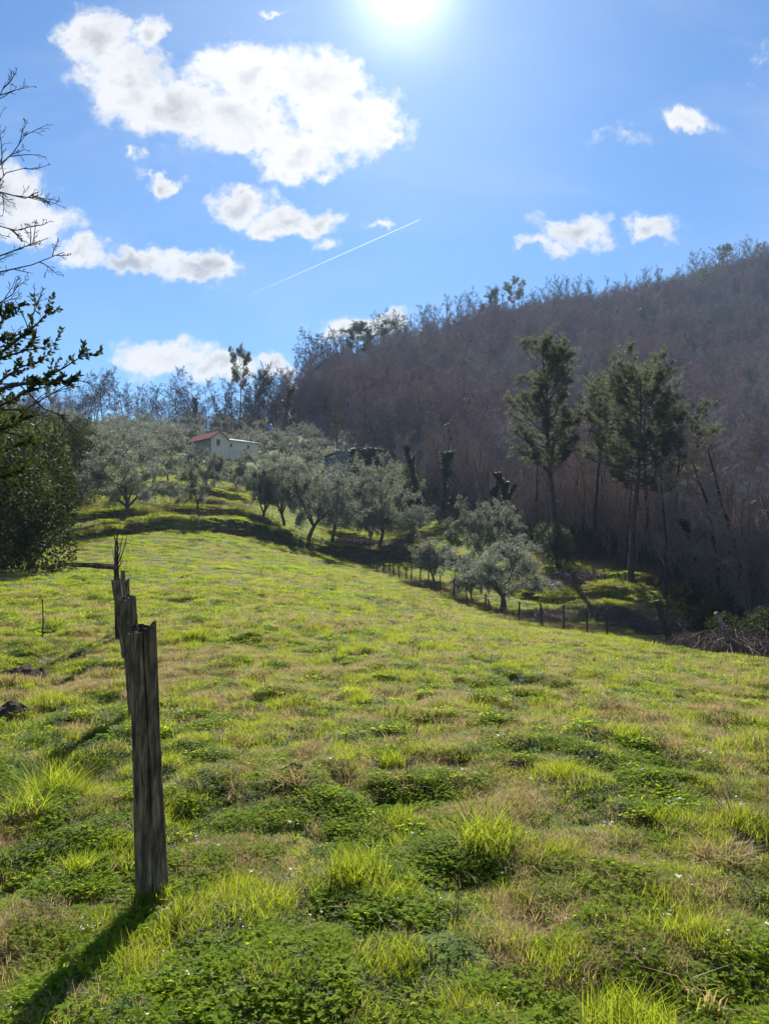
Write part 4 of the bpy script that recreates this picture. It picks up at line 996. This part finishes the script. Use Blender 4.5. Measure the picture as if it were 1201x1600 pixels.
stake('fence_post', 217, 7.0, 200, 934, .135, 2, 'stake directly behind the nearest one, its flat top showing above and left')
stake('fence_post', 199, 10.7, 181, 905, .125, 3, 'stake leaning left, the leftmost of the near row')
stake('fence_post', 196, 13.2, 194, 917, .125, 4, 'short stake peeping between the leaning stake and the second one')
stake('fence_post', 198, 17.0, 198, 906, .13, 5, 'dark stake just above the short one, right of the leaning stake')
stake('fence_post', 193, 21.0, 192, 892, .12, 6, 'farthest stake of the near row, beside the pruned sapling')

# pruned sapling with upright shoots, and the dead canes laid against it
def px3(L, Y): return [np.array(pix(a, b, Y+(c[0] if c else 0))) for a, b, *c in L]
root = empty('pruned_sapling', on(186, 12.4)); o0 = np.array(root.location)
T, C = MB(), MB()
def rel(L, Y): return [p-o0 for p in px3(L, Y)]
b0 = np.array([0, 0, -.1])
T.tube([b0]+rel([(184, 960), (183, 915), (182, 890), (182, 872)], 12.4), [.055, .05, .046, .043, .03], 8)
for L, r in (([(182, 885), (180, 862), (181, 848), (179, 838)], .022), ([(182, 880), (184, 858), (183, 842), (184, 828)], .024), ([(183, 878), (188, 862), (189, 850)], .014),
             ([(183, 884), (190, 868), (196, 850), (199, 834), (201, 826)], .012), ([(184, 890), (189, 880), (190, 868)], .012), ([(181, 885), (177, 866), (176, 858)], .010), ([(184, 862), (190, 846), (193, 836)], .007)):
    p = rel(L, 12.4); C.tube(p, np.linspace(r, r*.35, len(p)), 5)
T.build('trunk', M['barkdark'], root, True); C.build('shoots', M['barkdark'], root)
tag(root, 'dead pruned sapling with short upright shoots rising behind the stakes', 'sapling')
C = MB(); rng = np.random.default_rng(9); o1 = pix(180, 887, 12.2)
for i in range(11):
    y0 = 886+rng.uniform(-3, 5); L = [(184, y0, rng.normal(0, .05)), (150, y0-rng.uniform(1, 5), 0), (115, 882+rng.uniform(-3, 5), rng.normal(0, .1)), (rng.uniform(58, 95), 883+rng.uniform(-4, 9), rng.normal(0, .15))]
    if i > 7: L = L[:3]
    p = [q-np.array(o1) for q in px3(L, 12.2)]; C.tube(p, np.linspace(.011, .004, len(p)), 4)
for i in range(9):
    a = rng.uniform(62, 130); p = [q-np.array(o1) for q in px3([(a, 883), (a-rng.uniform(2, 9), 883+rng.uniform(-8, 10)), (a-rng.uniform(5, 18), 884+rng.uniform(-12, 14))], 12.2)]; C.tube(p, [.004, .003, .002], 3)
cb = C.build('cane_bundle', M['bramble']); cb.location = o1; tag(cb, 'bundle of thin dead canes lying level, tied to the pruned sapling', 'branch')
T = MB(); p = on(66, 12.4); T.tube([(0, 0, -.1), (.01, 0, .35), (-.01, 0, .72)], [.014, .012, .008], 5); T.tube([(.01, 0, .35), (.07, 0, .5)], [.006, .003], 3)
o = T.build('stick', M['bramble']); o.location = p; tag(o, 'thin upright stick propping the free end of the cane bundle', 'stick')

# ------------------------------------------------------------------ wire fence down the right of the meadow
FP_PX = [531, 545, 557, 562, 568, 573, 578, 583, 590, 599, 608, 615, 623, 634, 642, 656, 669, 688, 708, 730, 758, 767, 782, 810, 846, 880, 917, 948]
rng = np.random.default_rng(12); tops = []
for i, px in enumerate(FP_PX):
    Y = float(np.interp(px, fpx, fY)); p = on(px, Y); h = rng.uniform(1.2, 1.5)*(1.15 if px < 640 else 1)*(.8 if px in (767, 634, 623) else 1); r = rng.uniform(.045, .065)
    ln = rng.normal(0, .05, 2); 
    if px == 767: ln = np.array([-.22, 0])
    T = MB(); T.tube([(0, 0, -.3), (ln[0]*.5*h, ln[1]*.5*h, h*.5), (ln[0]*h, ln[1]*h, h), (ln[0]*h, ln[1]*h, h+.02)], [r*1.05, r, r*.95, r*.6], 9, True)
    root = T.build('fence_post', M['fencewood'], smooth=False); root.location = p
    tops.append(np.array(p)+[ln[0]*h, ln[1]*h, h])
    lb = {531: 'farthest stake of the wire fence, pale and alone at the bank', 767: 'stake of the wire fence leaning hard to the left beside the bushy olive', 810: 'dark sturdy fence stake clear of the olives, just right of the bushy one',
          846: 'thin fence stake between the two sturdy ones right of the bushy olive', 880: 'sturdy fence stake with open grass bank behind it', 917: 'low fence stake half sunk behind the meadow crest', 948: 'lowest stake at the right end of the wire fence',
          708: 'tall fence stake right of the low rounded olive', 730: 'dark fence stake between the low rounded and the bushy olive', 669: 'fence stake in front of the low rounded olive, its trunk beside it', 642: 'tall fence stake left of the low rounded olive'}.get(px)
    lb = lb or {656: 'short stake between two taller ones at the left of the low rounded olive', 688: 'weedy stake under the right side of the low rounded olive', 758: 'dark stake in the shade in front of the bushy olive, left of the leaning one', 782: 'stake directly in front of the bushy olive, right of the leaning one'}.get(px) or ('small dark stake in the closely set far stretch of the wire fence' if px < 640 else 'stake of the wire fence among the weeds by the olives')
    tag(root, lb, 'fence post', 'dark stakes of the wire fence')
tops = np.array(tops)
for k, dz in enumerate((-.08, -.4, -.75)):
    C = MB(); pts = []
    for a, b in zip(tops[:-1], tops[1:]): pts += [a+[0, -.06, dz], (a+b)/2+[0, -.06, dz-.05]]
    pts.append(tops[-1]+[0, -.06, dz]); pts = np.array(pts); o_ = pts[0].copy(); C.tube(pts-o_, np.full(len(pts), .003), 4)
    o = C.build('fence_wire', M['wire']); o.location = o_; tag(o, ('top', 'middle', 'bottom')[k] + ' strand of wire running from stake to stake down the meadow edge', 'wire', 'strands of the wire fence')
C = MB(); A0 = tops[18:27]
for a, b in zip(A0[:-1], A0[1:]):
    n = int(np.linalg.norm(b-a)/.22)
    for i in range(n):
        p = a+(b-a)*(i+.5)/n; C.tube([p+[0, -.07, -.1], p+[0, -.07, -1.0]], [.0022, .0022], 3)
    for dz in (-.25, -.55, -.9): C.tube([a+[0, -.07, dz], b+[0, -.07, dz]], [.0022, .0022], 3)
o = C.build('wire_netting', M['wire']); tag(o, 'rusty square wire netting between the lower stakes of the fence', 'netting')

# ------------------------------------------------------------------ house on the terraces
def wallmat(name, a, b, stone=0.0):
    m, t, out = newmat(name); tcn = t.n('ShaderNodeTexCoord'); ob = tcn.outputs['Object']
    n = t.noise(ob, 1.3, 6, .65); c = t.mix(t.smooth(n.outputs[0], .35, .65), a, b); n2 = t.noise(t.v('MULTIPLY', ob, (6, 6, .6)).outputs[0], 1, 4)
    c = t.mix(t.smooth(n2.outputs[0], .55, .75, 0, .4), c, tuple(x*.55 for x in a))
    vo = t.n('ShaderNodeTexVoronoi'); vo.inputs['Scale'].default_value = 3.2; t.l(t.v('MULTIPLY', ob, (1, 1, 1.8)).outputs[0], vo.inputs['Vector'])
    if stone:
        sc_ = t.n('ShaderNodeSeparateColor'); t.l(vo.outputs['Color'], sc_.inputs[0]); c = t.mix(t.m('MULTIPLY', sc_.outputs[0], stone), c, tuple(x*.45 for x in b))
        c = t.mix(t.smooth(vo.outputs['Distance'], .35, .6, 0, stone), c, tuple(x*.4 for x in a))
    p = princ(t, c, .95, .1); bp = t.n('ShaderNodeBump'); bp.inputs['Strength'].default_value = .6; bp.inputs['Distance'].default_value = .03
    t.l(t.m('ADD', n.outputs[0], t.m('MULTIPLY', vo.outputs['Distance'], -stone)), bp.inputs['Height']); t.l(bp.outputs[0], p.inputs['Normal']); t.l(p.outputs[0], out.inputs[0]); return m
M['plaster'] = wallmat('pale_plaster', (.72, .57, .39), (.88, .73, .52))
M['rubble'] = wallmat('rubble_stone', (.44, .34, .26), (.62, .50, .40), .6)
M['ruinstone'] = wallmat('grey_ruin_stone', (.20, .19, .18), (.36, .34, .32), .8)
def tilemat(name, a, b):
    m, t, out = newmat(name); tcn = t.n('ShaderNodeTexCoord'); ob = tcn.outputs['Object']
    n = t.noise(ob, 2.5, 6, .7); n2 = t.noise(ob, 14, 3, .7)
    c = t.mix(t.smooth(n2.outputs[0], .35, .65), a, b); c = t.mix(t.smooth(n.outputs[0], .5, .75, 0, .5), c, tuple(x*.5 for x in a))
    p = princ(t, c, .8, .3); t.l(p.outputs[0], out.inputs[0]); return m
M['tile'] = tilemat('terracotta_tile', (.36, .10, .07), (.55, .20, .14))
M['sheet'] = tilemat('pale_roof_sheet', (.50, .47, .45), (.66, .62, .60))
M['glass'] = plain('dark_window_glass', (.035, .04, .05), .15, .6)
M['frame'] = plain('window_frame_wood', (.16, .13, .11), .6)
M['gutter'] = plain('gutter_metal', (.09, .07, .06), .5)
M['blue'] = plain('blue_tarp', (.12, .30, .62), .5)
hp = on(329, 140); hz = pix(329, 684, 140).z; HB = hz-hp.z+.2
house = empty('house', (hp.x, hp.y, hp.z-.2), math.radians(43)); tag(house, 'small farmhouse with red tiled gable and pale lower wing among olives', 'house')
Wd, Dp, PK = 3.7, 8.5, 1.35; WL, WDp = 7.0, 6.0; HW = HB-.15
mb = MB()
mb.add([(0, 0, 0), (Wd, 0, 0), (Wd, Dp, 0), (0, Dp, 0), (0, 0, HB), (Wd, 0, HB), (Wd, Dp, HB), (0, Dp, HB)], [(0, 3, 7, 4), (1, 5, 6, 2), (0, 4, 5, 1), (3, 2, 6, 7)])
mb.f[4][-1] = mb.f[4][-1]; mb.build('wall', M['plaster'], house)
mb = MB(); mb.add([(0, 0, HB), (Wd, 0, HB), (Wd/2, 0, HB+PK), (0, Dp, HB), (Wd, Dp, HB), (Wd/2, Dp, HB+PK)], [(0, 1, 2), (3, 5, 4)]); mb.build('gable', M['plaster'], house)
mb = MB(); mb.box(-.05, -.004, .02, Dp, 0, HB-.02); mb.build('stone_facing', M['rubble'], house)
def slab(a, b, c, d, th=.12):
    a, b, c, d = map(np.array, (a, b, c, d)); n_ = np.cross(b-a, d-a); n_ = n_/np.linalg.norm(n_)*th
    m_ = MB(); m_.add([a, b, c, d, a+n_, b+n_, c+n_, d+n_], [(0, 3, 2, 1), (4, 5, 6, 7), (0, 1, 5, 4), (1, 2, 6, 5), (2, 3, 7, 6), (3, 0, 4, 7)]); return m_
def ribs(m_, a, b, c, d, n_, r):                                     # rounded tile rows running down the slope a-d / b-c
    a, b, c, d = map(np.array, (a, b, c, d)); nn = np.cross(b-a, d-a); nn = nn/np.linalg.norm(nn)*.12
    for i in range(n_):
        f = (i+.5)/n_; m_.tube([a+(b-a)*f+nn, d+(c-d)*f+nn], [r, r], 6)
ov = .35; sl = PK/(Wd/2)
A, B, Cc, Dd = (-ov, Dp+ov, HB-ov*sl), (-ov, -ov, HB-ov*sl), (Wd/2, -ov, HB+PK), (Wd/2, Dp+ov, HB+PK)
m1 = slab(A, B, Cc, Dd); ribs(m1, A, B, Cc, Dd, 40, .07); rf = m1.build('roof', M['tile'], house)
A, B, Cc, Dd = (Wd+ov, -ov, HB-ov*sl), (Wd+ov, Dp+ov, HB-ov*sl), (Wd/2+.004, Dp+ov, HB+PK), (Wd/2+.004, -ov, HB+PK)
m1 = slab(A, B, Cc, Dd); ribs(m1, A, B, Cc, Dd, 40, .07); m1.build('roof', M['tile'], house)
mb = MB(); mb.box(Wd+.003, Wd+WL, .01, WDp, 0, HW); mb.build('wing_wall', M['plaster'], house)
A, B, Cc, Dd = (Wd+.1, -.35, HW+.02), (Wd+WL+.4, -.35, HW+.02), (Wd+WL+.4, WDp+.2, HW+1.3), (Wd+.1, WDp+.2, HW+1.3)
m1 = slab(A, B, Cc, Dd, .16); ribs(m1, A, B, Cc, Dd, 30, .05); m1.build('wing_roof', M['sheet'], house)
mb = MB(); mb.tube([(-.07, -.07, 0), (-.07, -.07, HB-.2)], [.06, .06], 8); mb.build('drainpipe', M['gutter'], house)
mb = MB(); mb.tube([(-ov-.04, -ov, HB-ov*sl), (-ov-.04, Dp+ov, HB-ov*sl)], [.07, .07], 8); mb.build('gutter', M['gutter'], house)
for (x0, z0, w_, h_) in ((1.35, HB-1.25, .55, 1.05), (Wd+4.4, HW-1.2, .4, .6), (Wd+2.9, HW-3.4, .55, 1.1), (Wd+.5, HW-1.15, .4, .5)):
    fr = MB(); t_ = .07
    for a in ((x0-t_, x0, z0-t_, z0+h_+t_), (x0+w_, x0+w_+t_, z0-t_, z0+h_+t_), (x0+.002, x0+w_-.002, z0-t_, z0), (x0+.002, x0+w_-.002, z0+h_, z0+h_+t_), (x0+w_/2-.02, x0+w_/2+.02, z0+.002, z0+h_-.002)): fr.box(a[0], a[1], -.05, .004, a[2], a[3])
    wf = fr.build('window', M['frame'], house); g = MB(); g.box(x0+.003, x0+w_-.003, -.012, .002, z0+.003, z0+h_-.003); g.build('pane', M['glass'], wf)

# ------------------------------------------------------------------ ivy-covered ruin
rp = on(524, 128, -.5); rw = (pix(598, 700, 128).x-pix(524, 700, 128).x); rh = pix(560, 703, 128).z-rp.z
ruin = empty('ruin', rp); tag(ruin, 'roofless stone ruin smothered in black ivy at the foot of the hill', 'ruin')
mb = MB(); n = 46; xs = np.linspace(0, rw, n); hh = rh-.25*fbm(xs*1.2, xs*0, 4)-.35*(vnoise(xs*2.3, xs*0, 8) > .72); hh[:4] -= .1
for y0, y1 in ((0, .6),):
    V = np.concatenate([np.stack([xs, xs*0+y0, xs*0-1.5], 1), np.stack([xs, xs*0+y0, hh], 1), np.stack([xs, xs*0+y1, hh-.1], 1), np.stack([xs, xs*0+y1, xs*0-1.5], 1)])
    i = np.arange(n-1)[:, None]; F = np.concatenate([np.concatenate([i+k*n, i+1+k*n, i+1+(k+1)*n, i+(k+1)*n], 1) for k in range(3)]); mb.add(V, F)
mb.add([(0, 0, -1.5), (0, .6, -1.5), (0, .6, hh[0]-.1), (0, 0, hh[0])], [(0, 1, 2, 3)])
mb.box(0.003, .55, .603, 5, -1.5, hh[0]-.25); mb.box(rw-.55, rw-.003, .603, 5, -1.5, hh[-1]-.4); mb.build('wall', M['ruinstone'], ruin)
m1 = slab((-2.0, -.4, rh-1.3), (.0, -.4, rh-.55), (.0, 3.5, rh-.25), (-2.0, 3.5, rh-1.0), .12); m1.build('lean_to_roof', M['bark'], ruin)
mb = MB(); mb.box(-1.9, -.005, .05, 3, -1.5, rh-1.35); mb.build('lean_to_wall', M['ruinstone'], ruin)
rng = np.random.default_rng(5); C = MB(); nl = 15000
x_ = rw*(.30+.70*rng.uniform(0, 1, nl)**.8); zt = np.interp(x_, xs, hh); q = rng.uniform(0, 1, nl); 
z_ = zt+.25-q**1.2*(rh+1.2)*np.clip((x_/rw-.22)*2.6, .15, 1); th_ = (.25+.9*fbm(x_*.8, z_*.8, 14, 2))*(1-.2*q)
P = np.stack([x_, -th_*rng.uniform(.3, 1.1, nl), z_], 1); top = rng.uniform(0, 1, nl) < .18; P[top, 1] = rng.uniform(-.7, 1.0, top.sum()); P[top, 2] = zt[top]+rng.uniform(0, .45, top.sum())
C.leaves(P, rvec(rng, nl)+np.array([0, -.4, -.4]), rvec(rng, nl)+np.array([0, -1, .4]), .20*rng.uniform(.6, 1.3, nl), .17, 0); C.build('ivy', M['ivy'], ruin)
C = MB(); 
for k in range(3):
    xx = np.linspace(rw*.3, rw*.98, 14); pts = np.stack([xx, -.1+.2*k+0*xx, np.interp(xx, xs, hh)+.35+.12*np.sin(xx*1.3+k)+.06*k], 1); C.tube(pts, np.full(14, .07), 5)
C.build('dead_ivy_crest', M['deadwood'], ruin)

# blue tarp up the grove, logs, small things lying about
p = on(423, 172, 0); p.z = pix(423, 671, 172).z
mb = MB(); xs = np.linspace(-.6, .6, 9); 
V = np.array([(x, y, .95*math.exp(-(x/.42)**2-(y/.5)**2)+.06*math.sin(9*x+4*y)) for y in np.linspace(-.7, .7, 9) for x in xs]); i = np.arange(8)[:, None]*9; j = np.arange(8)[None]
mb.add(V, np.stack([i+j, i+j+1, i+j+10, i+j+9], -1).reshape(-1, 4)); mb.add(V*[1, 1, 0]-[0, 0, .6], np.stack([i+j, i+j+9, i+j+10, i+j+1], -1).reshape(-1, 4)); 
o = mb.build('tarp', M['blue'], smooth=True); o.location = p; o.scale = (1, 1, 1.4); tag(o, 'small bright blue tarp among the upper olives right of the house', 'tarp')
def log(name, L, Y, r0, r1, mat, label, cat, extra=(), group=None):
    pts = px3(L, Y); o_ = pts[0].copy(); C = MB(); C.tube([p-o_ for p in pts], np.linspace(r0, r1, len(pts)), 8, True)
    for L2, a, b in extra:
        q = px3(L2, Y); C.tube([p-o_ for p in q], np.linspace(a, b, len(q)), 6, True)
    o = C.build(name, mat, smooth=False); o.location = o_; return tag(o, label, cat, group)
log('leaning_trunk', [(1050, 1012), (1040, 985), (1031, 955), (1026, 938)], 36, .20, .13, M['barkdark'], 'dark dead stub leaning left at the meadow crest below the pines', 'tree stump', [([(1032, 958), (1040, 950, -.3)], .04, .02)])
log('leaning_trunk', [(1152, 1035), (1141, 1008), (1130, 982), (1117, 957)], 31, .20, .08, M['deadwood'], 'bleached grey log leaning left at the meadow edge, lit along its side', 'log', [([(1141, 1004), (1133, 998, -.2), (1120, 1001, -.4), (1110, 1014, -.5)], .06, .05), ([(1130, 982), (1137, 977, -.3)], .03, .012)])
log('fallen_branch', [(921, 905), (912, 893), (902, 890), (893, 893), (884, 905)], 60, .06, .03, M['deadwood'], 'small arched grey branch fallen on the bank below the pines', 'branch', [([(905, 890), (898, 902)], .03, .015), ([(912, 893), (920, 890)], .03, .012)])
log('fallen_branch', [(940, 1004, -1), (985, 1001), (1040, 1003, .6)], 39.5, .018, .012, M['deadwood'], 'long thin pale pole lying level between the last stakes and the dark stub', 'branch')
log('wood_piece', [(354, 1172, .35), (366, 1188, .1), (379, 1204, -.15)], 5.75, .030, .045, M['deadwood'], 'short pale chunk of rotten wood lying in the grass right of the stakes', 'wood', )
log('stick', [(258, 1000, .0), (285, 998), (312, 999, .1)], 13.4, .011, .008, M['deadwood'], 'thin pale stick lying under the round green tussock', 'stick')
def soil_heap(px, Y, R, H, seed, label):
    rng = np.random.default_rng(seed); mb = MB(); n = 26; g = np.linspace(-1, 1, n); X, Y2 = np.meshgrid(g, g); rr_ = np.hypot(X, Y2)
    Z = H*np.clip(1-rr_**2, 0, 1)*(.35+1.1*fbm(X*3+seed, Y2*3, seed))+.05*(fbm(X*9, Y2*9, seed+1)-.5)*(rr_ < 1) -.03*(rr_ > .97); i = np.arange(n-1)[:, None]*n; j = np.arange(n-1)[None]
    c = on(px, Y); zz = terrain(c.x+X*R, c.y+Y2*R)-c.z
    mb.add(np.stack([X*R, Y2*R, Z+zz-.01], -1), np.stack([i+j, i+j+1, i+j+n+1, i+j+n], -1).reshape(-1, 4)); o = mb.build('soil_heap', M['soil'], smooth=False); o.location = c; return tag(o, label, 'soil heap', 'rooted-up heaps of dark soil')
M['soil'] = plain('dark_soil', (.06, .042, .03), .95, .1)
soil_heap(38, 9.3, .36, .2, 1, 'rooted-up dark soil at the left edge, level with the stakes'); soil_heap(20, 7.4, .26, .12, 2, 'smaller patch of dark soil below the one at the left edge')
soil_heap(458, 5.1, .15, .07, 3, 'small dark hummock of soil in the middle foreground'); soil_heap(1165, 6.4, .25, .1, 4, 'dark soil patch near the right edge of the foreground')
soil_heap(120, 10.5, .16, .1, 5, 'dark clod left of the leaning stake'); soil_heap(810, 5.2, .2, .08, 6, 'dark clod right of the tall middle tussock')

# tussocks that stand out of the sward
def tussock(px, Y, H, R, n, seed, label, mat=('blade', 'straw'), mix=.12, lean=.35, wd=.006, curve=.5):
    rng = np.random.default_rng(seed); mb = MB(); blades(mb, rng, n, R*.45, H, wd, lean=lean, curve=curve); blades(mb, rng, int(n*mix), R*.5, H*.8, wd, mi=1, lean=lean+.3, curve=.6)
    o = mb.build('grass_tussock', [M[mat[0]], M[mat[1]]]); o.location = on(px, Y); return tag(o, label, 'grass tussock', 'grass tussocks standing out of the sward')
tussock(758, 3.95, .34, .34, 340, 1, 'tallest bright tussock, upright blades right of centre in the foreground', lean=.42)
tussock(306, 13.2, .30, .42, 520, 2, 'round dark green tussock standing alone right of the stakes', wd=.010)
tussock(85, 4.8, .30, .34, 620, 3, 'broad arching tussock at the left edge of the foreground', lean=.5)
tussock(40, 4.4, .26, .3, 420, 4, 'darker tussock touching the left edge below the arching one', lean=.5)
tussock(612, 5.4, .19, .20, 380, 5, 'dense green tussock with a dark hollow in the centre foreground')
tussock(455, 4.95, .20, .20, 330, 6, 'brown dead tussock over the small dark hummock', ('straw', 'blade'), .3, .6)
tussock(1130, 3.9, .16, .30, 460, 7, 'flattened straw-coloured tussock near the right edge', ('straw', 'blade'), .4, .9)
tussock(120, 3.7, .16, .16, 300, 8, 'small fresh tussock left of the nearest stake', lean=.4)
tussock(560, 3.6, .22, .30, 620, 9, 'wide soft clump of fine upright blades below the centre', lean=.25, wd=.005)
tussock(1090, 2.75, .17, .20, 22, 10, 'few long pale arching leaves near the lower right corner', ('straw', 'blade'), .5, .9, .006, 1.0)
tussock(236, 3.46, .13, .18, 320, 11, 'grass growing tight round the foot of the nearest stake', lean=.4)
tussock(985, 2.5, .20, .34, 700, 12, 'thick fresh grass clump along the lower right of the foreground', lean=.3, wd=.005)

# ------------------------------------------------------------------ boughs reaching in from the left
rng = np.random.default_rng(21)
tb = Vector((-7.6, 9.2, 0)); tb.z = gz(tb.x, tb.y); et = empty('evergreen_tree', tb); o0 = np.array(tb)
T, C, S2 = MB(), MB(), MB()
T.tube([np.array([0, 0, -.3]), np.array([.05, 0, 1.2]), np.array([.2, .05, 2.4]), np.array([.25, -.1, 3.6]), np.array([.2, -.2, 5.0])], [.17, .14, .12, .09, .05], 9)
hub = np.array([.2, .05, 2.3])+o0
def spray(pts, dens_, L0, wd_, mat_i=0, back=.35):
    """a leafy shoot: whorls of pointed leaves crowding its outer part"""
    P, D, N_ = [], [], []
    for f in np.linspace(back, 1, int(dens_*.8)):
        b = at_(pts, f); d = dir_(pts, f)
        for q in range(3): P.append(b); D.append(side(rng, d, rng.uniform(.35, .95))); N_.append(rvec(rng, 1)[0]+[0, 0, .8])
    C.leaves(np.array(P), np.array(D), np.array(N_), L0*rng.uniform(.7, 1.2, len(P)), 1.5*wd_*rng.uniform(.8, 1.2, len(P)), mat_i, .06)
BO = [([(-60, 640), (10, 606), (60, 596), (100, 575), (134, 553)], 1.0), ([(-60, 620), (-10, 560), (30, 530), (60, 505), (78, 484)], 1.0), ([(-60, 600), (-20, 530), (5, 500), (12, 480)], .9),
      ([(-70, 660), (-10, 640), (30, 620), (60, 600)], .9), ([(-50, 600), (0, 560), (40, 548), (84, 540)], 1.), ([(-60, 590), (-30, 545), (0, 532), (38, 520)], .9), ([(20, 600), (70, 600), (105, 598), (122, 588)], .6),
      ([(-70, 690), (-20, 680), (20, 665), (45, 650)], .9), ([(-70, 720), (-20, 715), (20, 700), (50, 690)], .9), ([(-70, 750), (-20, 748), (10, 742), (36, 735)], .9), ([(-60, 640), (-5, 600), (30, 575), (70, 562)], 1.)]
for L, q in BO:
    p = [a-o0 for a in px3(L, 9.0+rng.uniform(-.4, .4))]; hb = hub-o0+np.array([0, 0, rng.uniform(-1.3, 1.4)])
    full = [hb, (hb+p[0])/2+rng.normal(0, .05, 3)]+p
    T.tube(full, np.linspace(.035, .005, len(full)), 5); spray(p, 12, .085, .030)
    for k in range(11):
        f = rng.uniform(.1, .97); d = side(rng, dir_(p, f), rng.uniform(.4, .9)); d[2] = d[2]*.6+.22; s, _ = wander(rng, at_(p, f), d, rng.uniform(.10, .30)*q, 3, .15, .1)
        T.tube(s, [.004, .003, .003, .002], 3); spray(s, 7, .075, .027, 0, .2)
for k in range(90):                                                 # the body of the crown, mostly beyond the left edge
    c = np.array([rng.uniform(-1.2, 1.0), rng.normal(0, .8), rng.uniform(1.0, 4.8)]); s, _ = wander(rng, c, [rng.normal(), rng.normal(), .5], .45, 3, .2, .1)
    T.tube(s, [.006, .005, .004, .003], 3); spray(s, 8, .08, .03, 1 if k % 4 == 0 else 0, .1)
T.build('trunk', M['barkdark'], et, True); C.build('foliage', [M['laurel'], M['mixgreen']], et)
tag(et, 'dark-leaved evergreen whose leafy boughs reach in from the left edge against the sky', 'tree')
# bare tree standing outside the left edge, thin crooked branches against the clouds
tb = Vector((-10.4, 11.5, 0)); tb.z = gz(tb.x, tb.y); bt = empty('bare_tree', tb); o0 = np.array(tb); T, C = MB(), MB()
T.tube([np.array(v) for v in ((0, 0, -.3), (.05, 0, 2), (.2, .1, 4), (.3, .1, 6), (.35, 0, 8.2), (.3, 0, 9.0))], [.18, .16, .14, .11, .07, .02], 8)
BP = dict(seg=[5, 4, 3], wob=[.12, .22, .25], up=[.04, .06, .05], taper=[.3, .4, .5], sides=[4, 3, 3], kids=[4, 3, 0], start=[.2, .2, .1], len=[.45, .5, .4], ang=[42, 45, 45], rr=[.6, .6, .5], rmin=.0035, trunk_lev=-1, tiplev=9)
for L, z0 in (([(-60, 470), (0, 425), (50, 414), (100, 394)], 4.0), ([(-60, 400), (-5, 352), (25, 360), (58, 352)], 4.6), ([(-60, 440), (0, 400), (40, 385), (76, 372)], 4.3), ([(-60, 330), (-5, 262), (20, 240), (44, 205)], 5.6), ([(-60, 330), (0, 300), (40, 310), (60, 300)], 5.2),
              ([(-50, 240), (-15, 180), (0, 150), (10, 128)], 6.4), ([(-70, 520), (-10, 480), (20, 460), (34, 436)], 3.6), ([(-60, 560), (10, 540), (40, 520), (62, 470)], 3.2), ([(-60, 640), (40, 640), (90, 610), (126, 590)], 2.5), ([(-60, 660), (30, 680), (80, 700), (110, 690)], 2.4), ([(-60, 300), (-5, 290), (10, 270), (42, 262)], 5.6), ([(-60, 600), (30, 600), (70, 640), (100, 650)], 2.9)):
    p = [a-o0 for a in px3(L, 11.2)]; hb = np.array([.2, 0, z0]); full = [hb]+p; C.tube(full, np.linspace(.020, .005, len(full)), 4)
    for k in range(6):
        f = rng.uniform(.4, .98); d = side(rng, dir_(full, f), rng.uniform(.4, 1.0)); grow(rng, C, C, at_(full, f), d, rng.uniform(.2, .55), .009, 0, BP, [])
T.build('trunk', M['bark'], bt, True); C.build('crown', M['barkdark'], bt); tag(bt, 'leafless tree at the left edge, its crooked branches crossing the clouds', 'tree')

# ------------------------------------------------------------------ vapour trail, 12 km off
m, t, out = newmat('vapour'); tcn = t.n('ShaderNodeTexCoord'); sp = t.n('ShaderNodeSeparateXYZ'); t.l(tcn.outputs['Generated'], sp.inputs[0])
df = t.n('ShaderNodeBsdfDiffuse'); df.inputs[0].default_value = (.95, .97, 1, 1); tl_ = t.n('ShaderNodeBsdfTranslucent'); tl_.inputs[0].default_value = (.95, .97, 1, 1)
m1 = t.n('ShaderNodeMixShader'); m1.inputs[0].default_value = .6; t.l(df.outputs[0], m1.inputs[1]); t.l(tl_.outputs[0], m1.inputs[2])
tp = t.n('ShaderNodeBsdfTransparent'); m2 = t.n('ShaderNodeMixShader'); t.l(t.smooth(sp.outputs[0], 0, 1.0, .0, .24), m2.inputs[0]); t.l(tp.outputs[0], m2.inputs[1]); t.l(m1.outputs[0], m2.inputs[2]); t.l(m2.outputs[0], out.inputs[0])
C = MB(); q0 = pix(335, 486, 12000); q1 = pix(656, 343, 12000); C.tube([np.array(q0.lerp(q1, f)-q0) for f in np.linspace(0, 1, 12)], np.linspace(11, 6, 12), 8)
o = C.build('vapour_trail', m, smooth=True); o.location = q0; tag(o, 'thin straight white vapour trail slanting up across the blue sky', 'vapour trail')

# ------------------------------------------------------------------ haze over the valley
HAZE = 0.00027
if HAZE > 0:
    m = bpy.data.materials.new('haze'); m.use_nodes = True; m.node_tree.nodes.clear(); t = NT(m.node_tree); out = t.n('ShaderNodeOutputMaterial')
    pv = t.n('ShaderNodeVolumePrincipled'); pv.inputs['Density'].default_value = HAZE; pv.inputs['Color'].default_value = (.62, .76, 1, 1); pv.inputs['Anisotropy'].default_value = .0
    t.l(pv.outputs[0], out.inputs['Volume']); C = MB(); C.box(-760, 760, -300, 900, float(Z_.min())-1, 270); o = C.build('haze', m); tag(o, 'thin blue haze in the valley air', 'haze', kind='stuff')
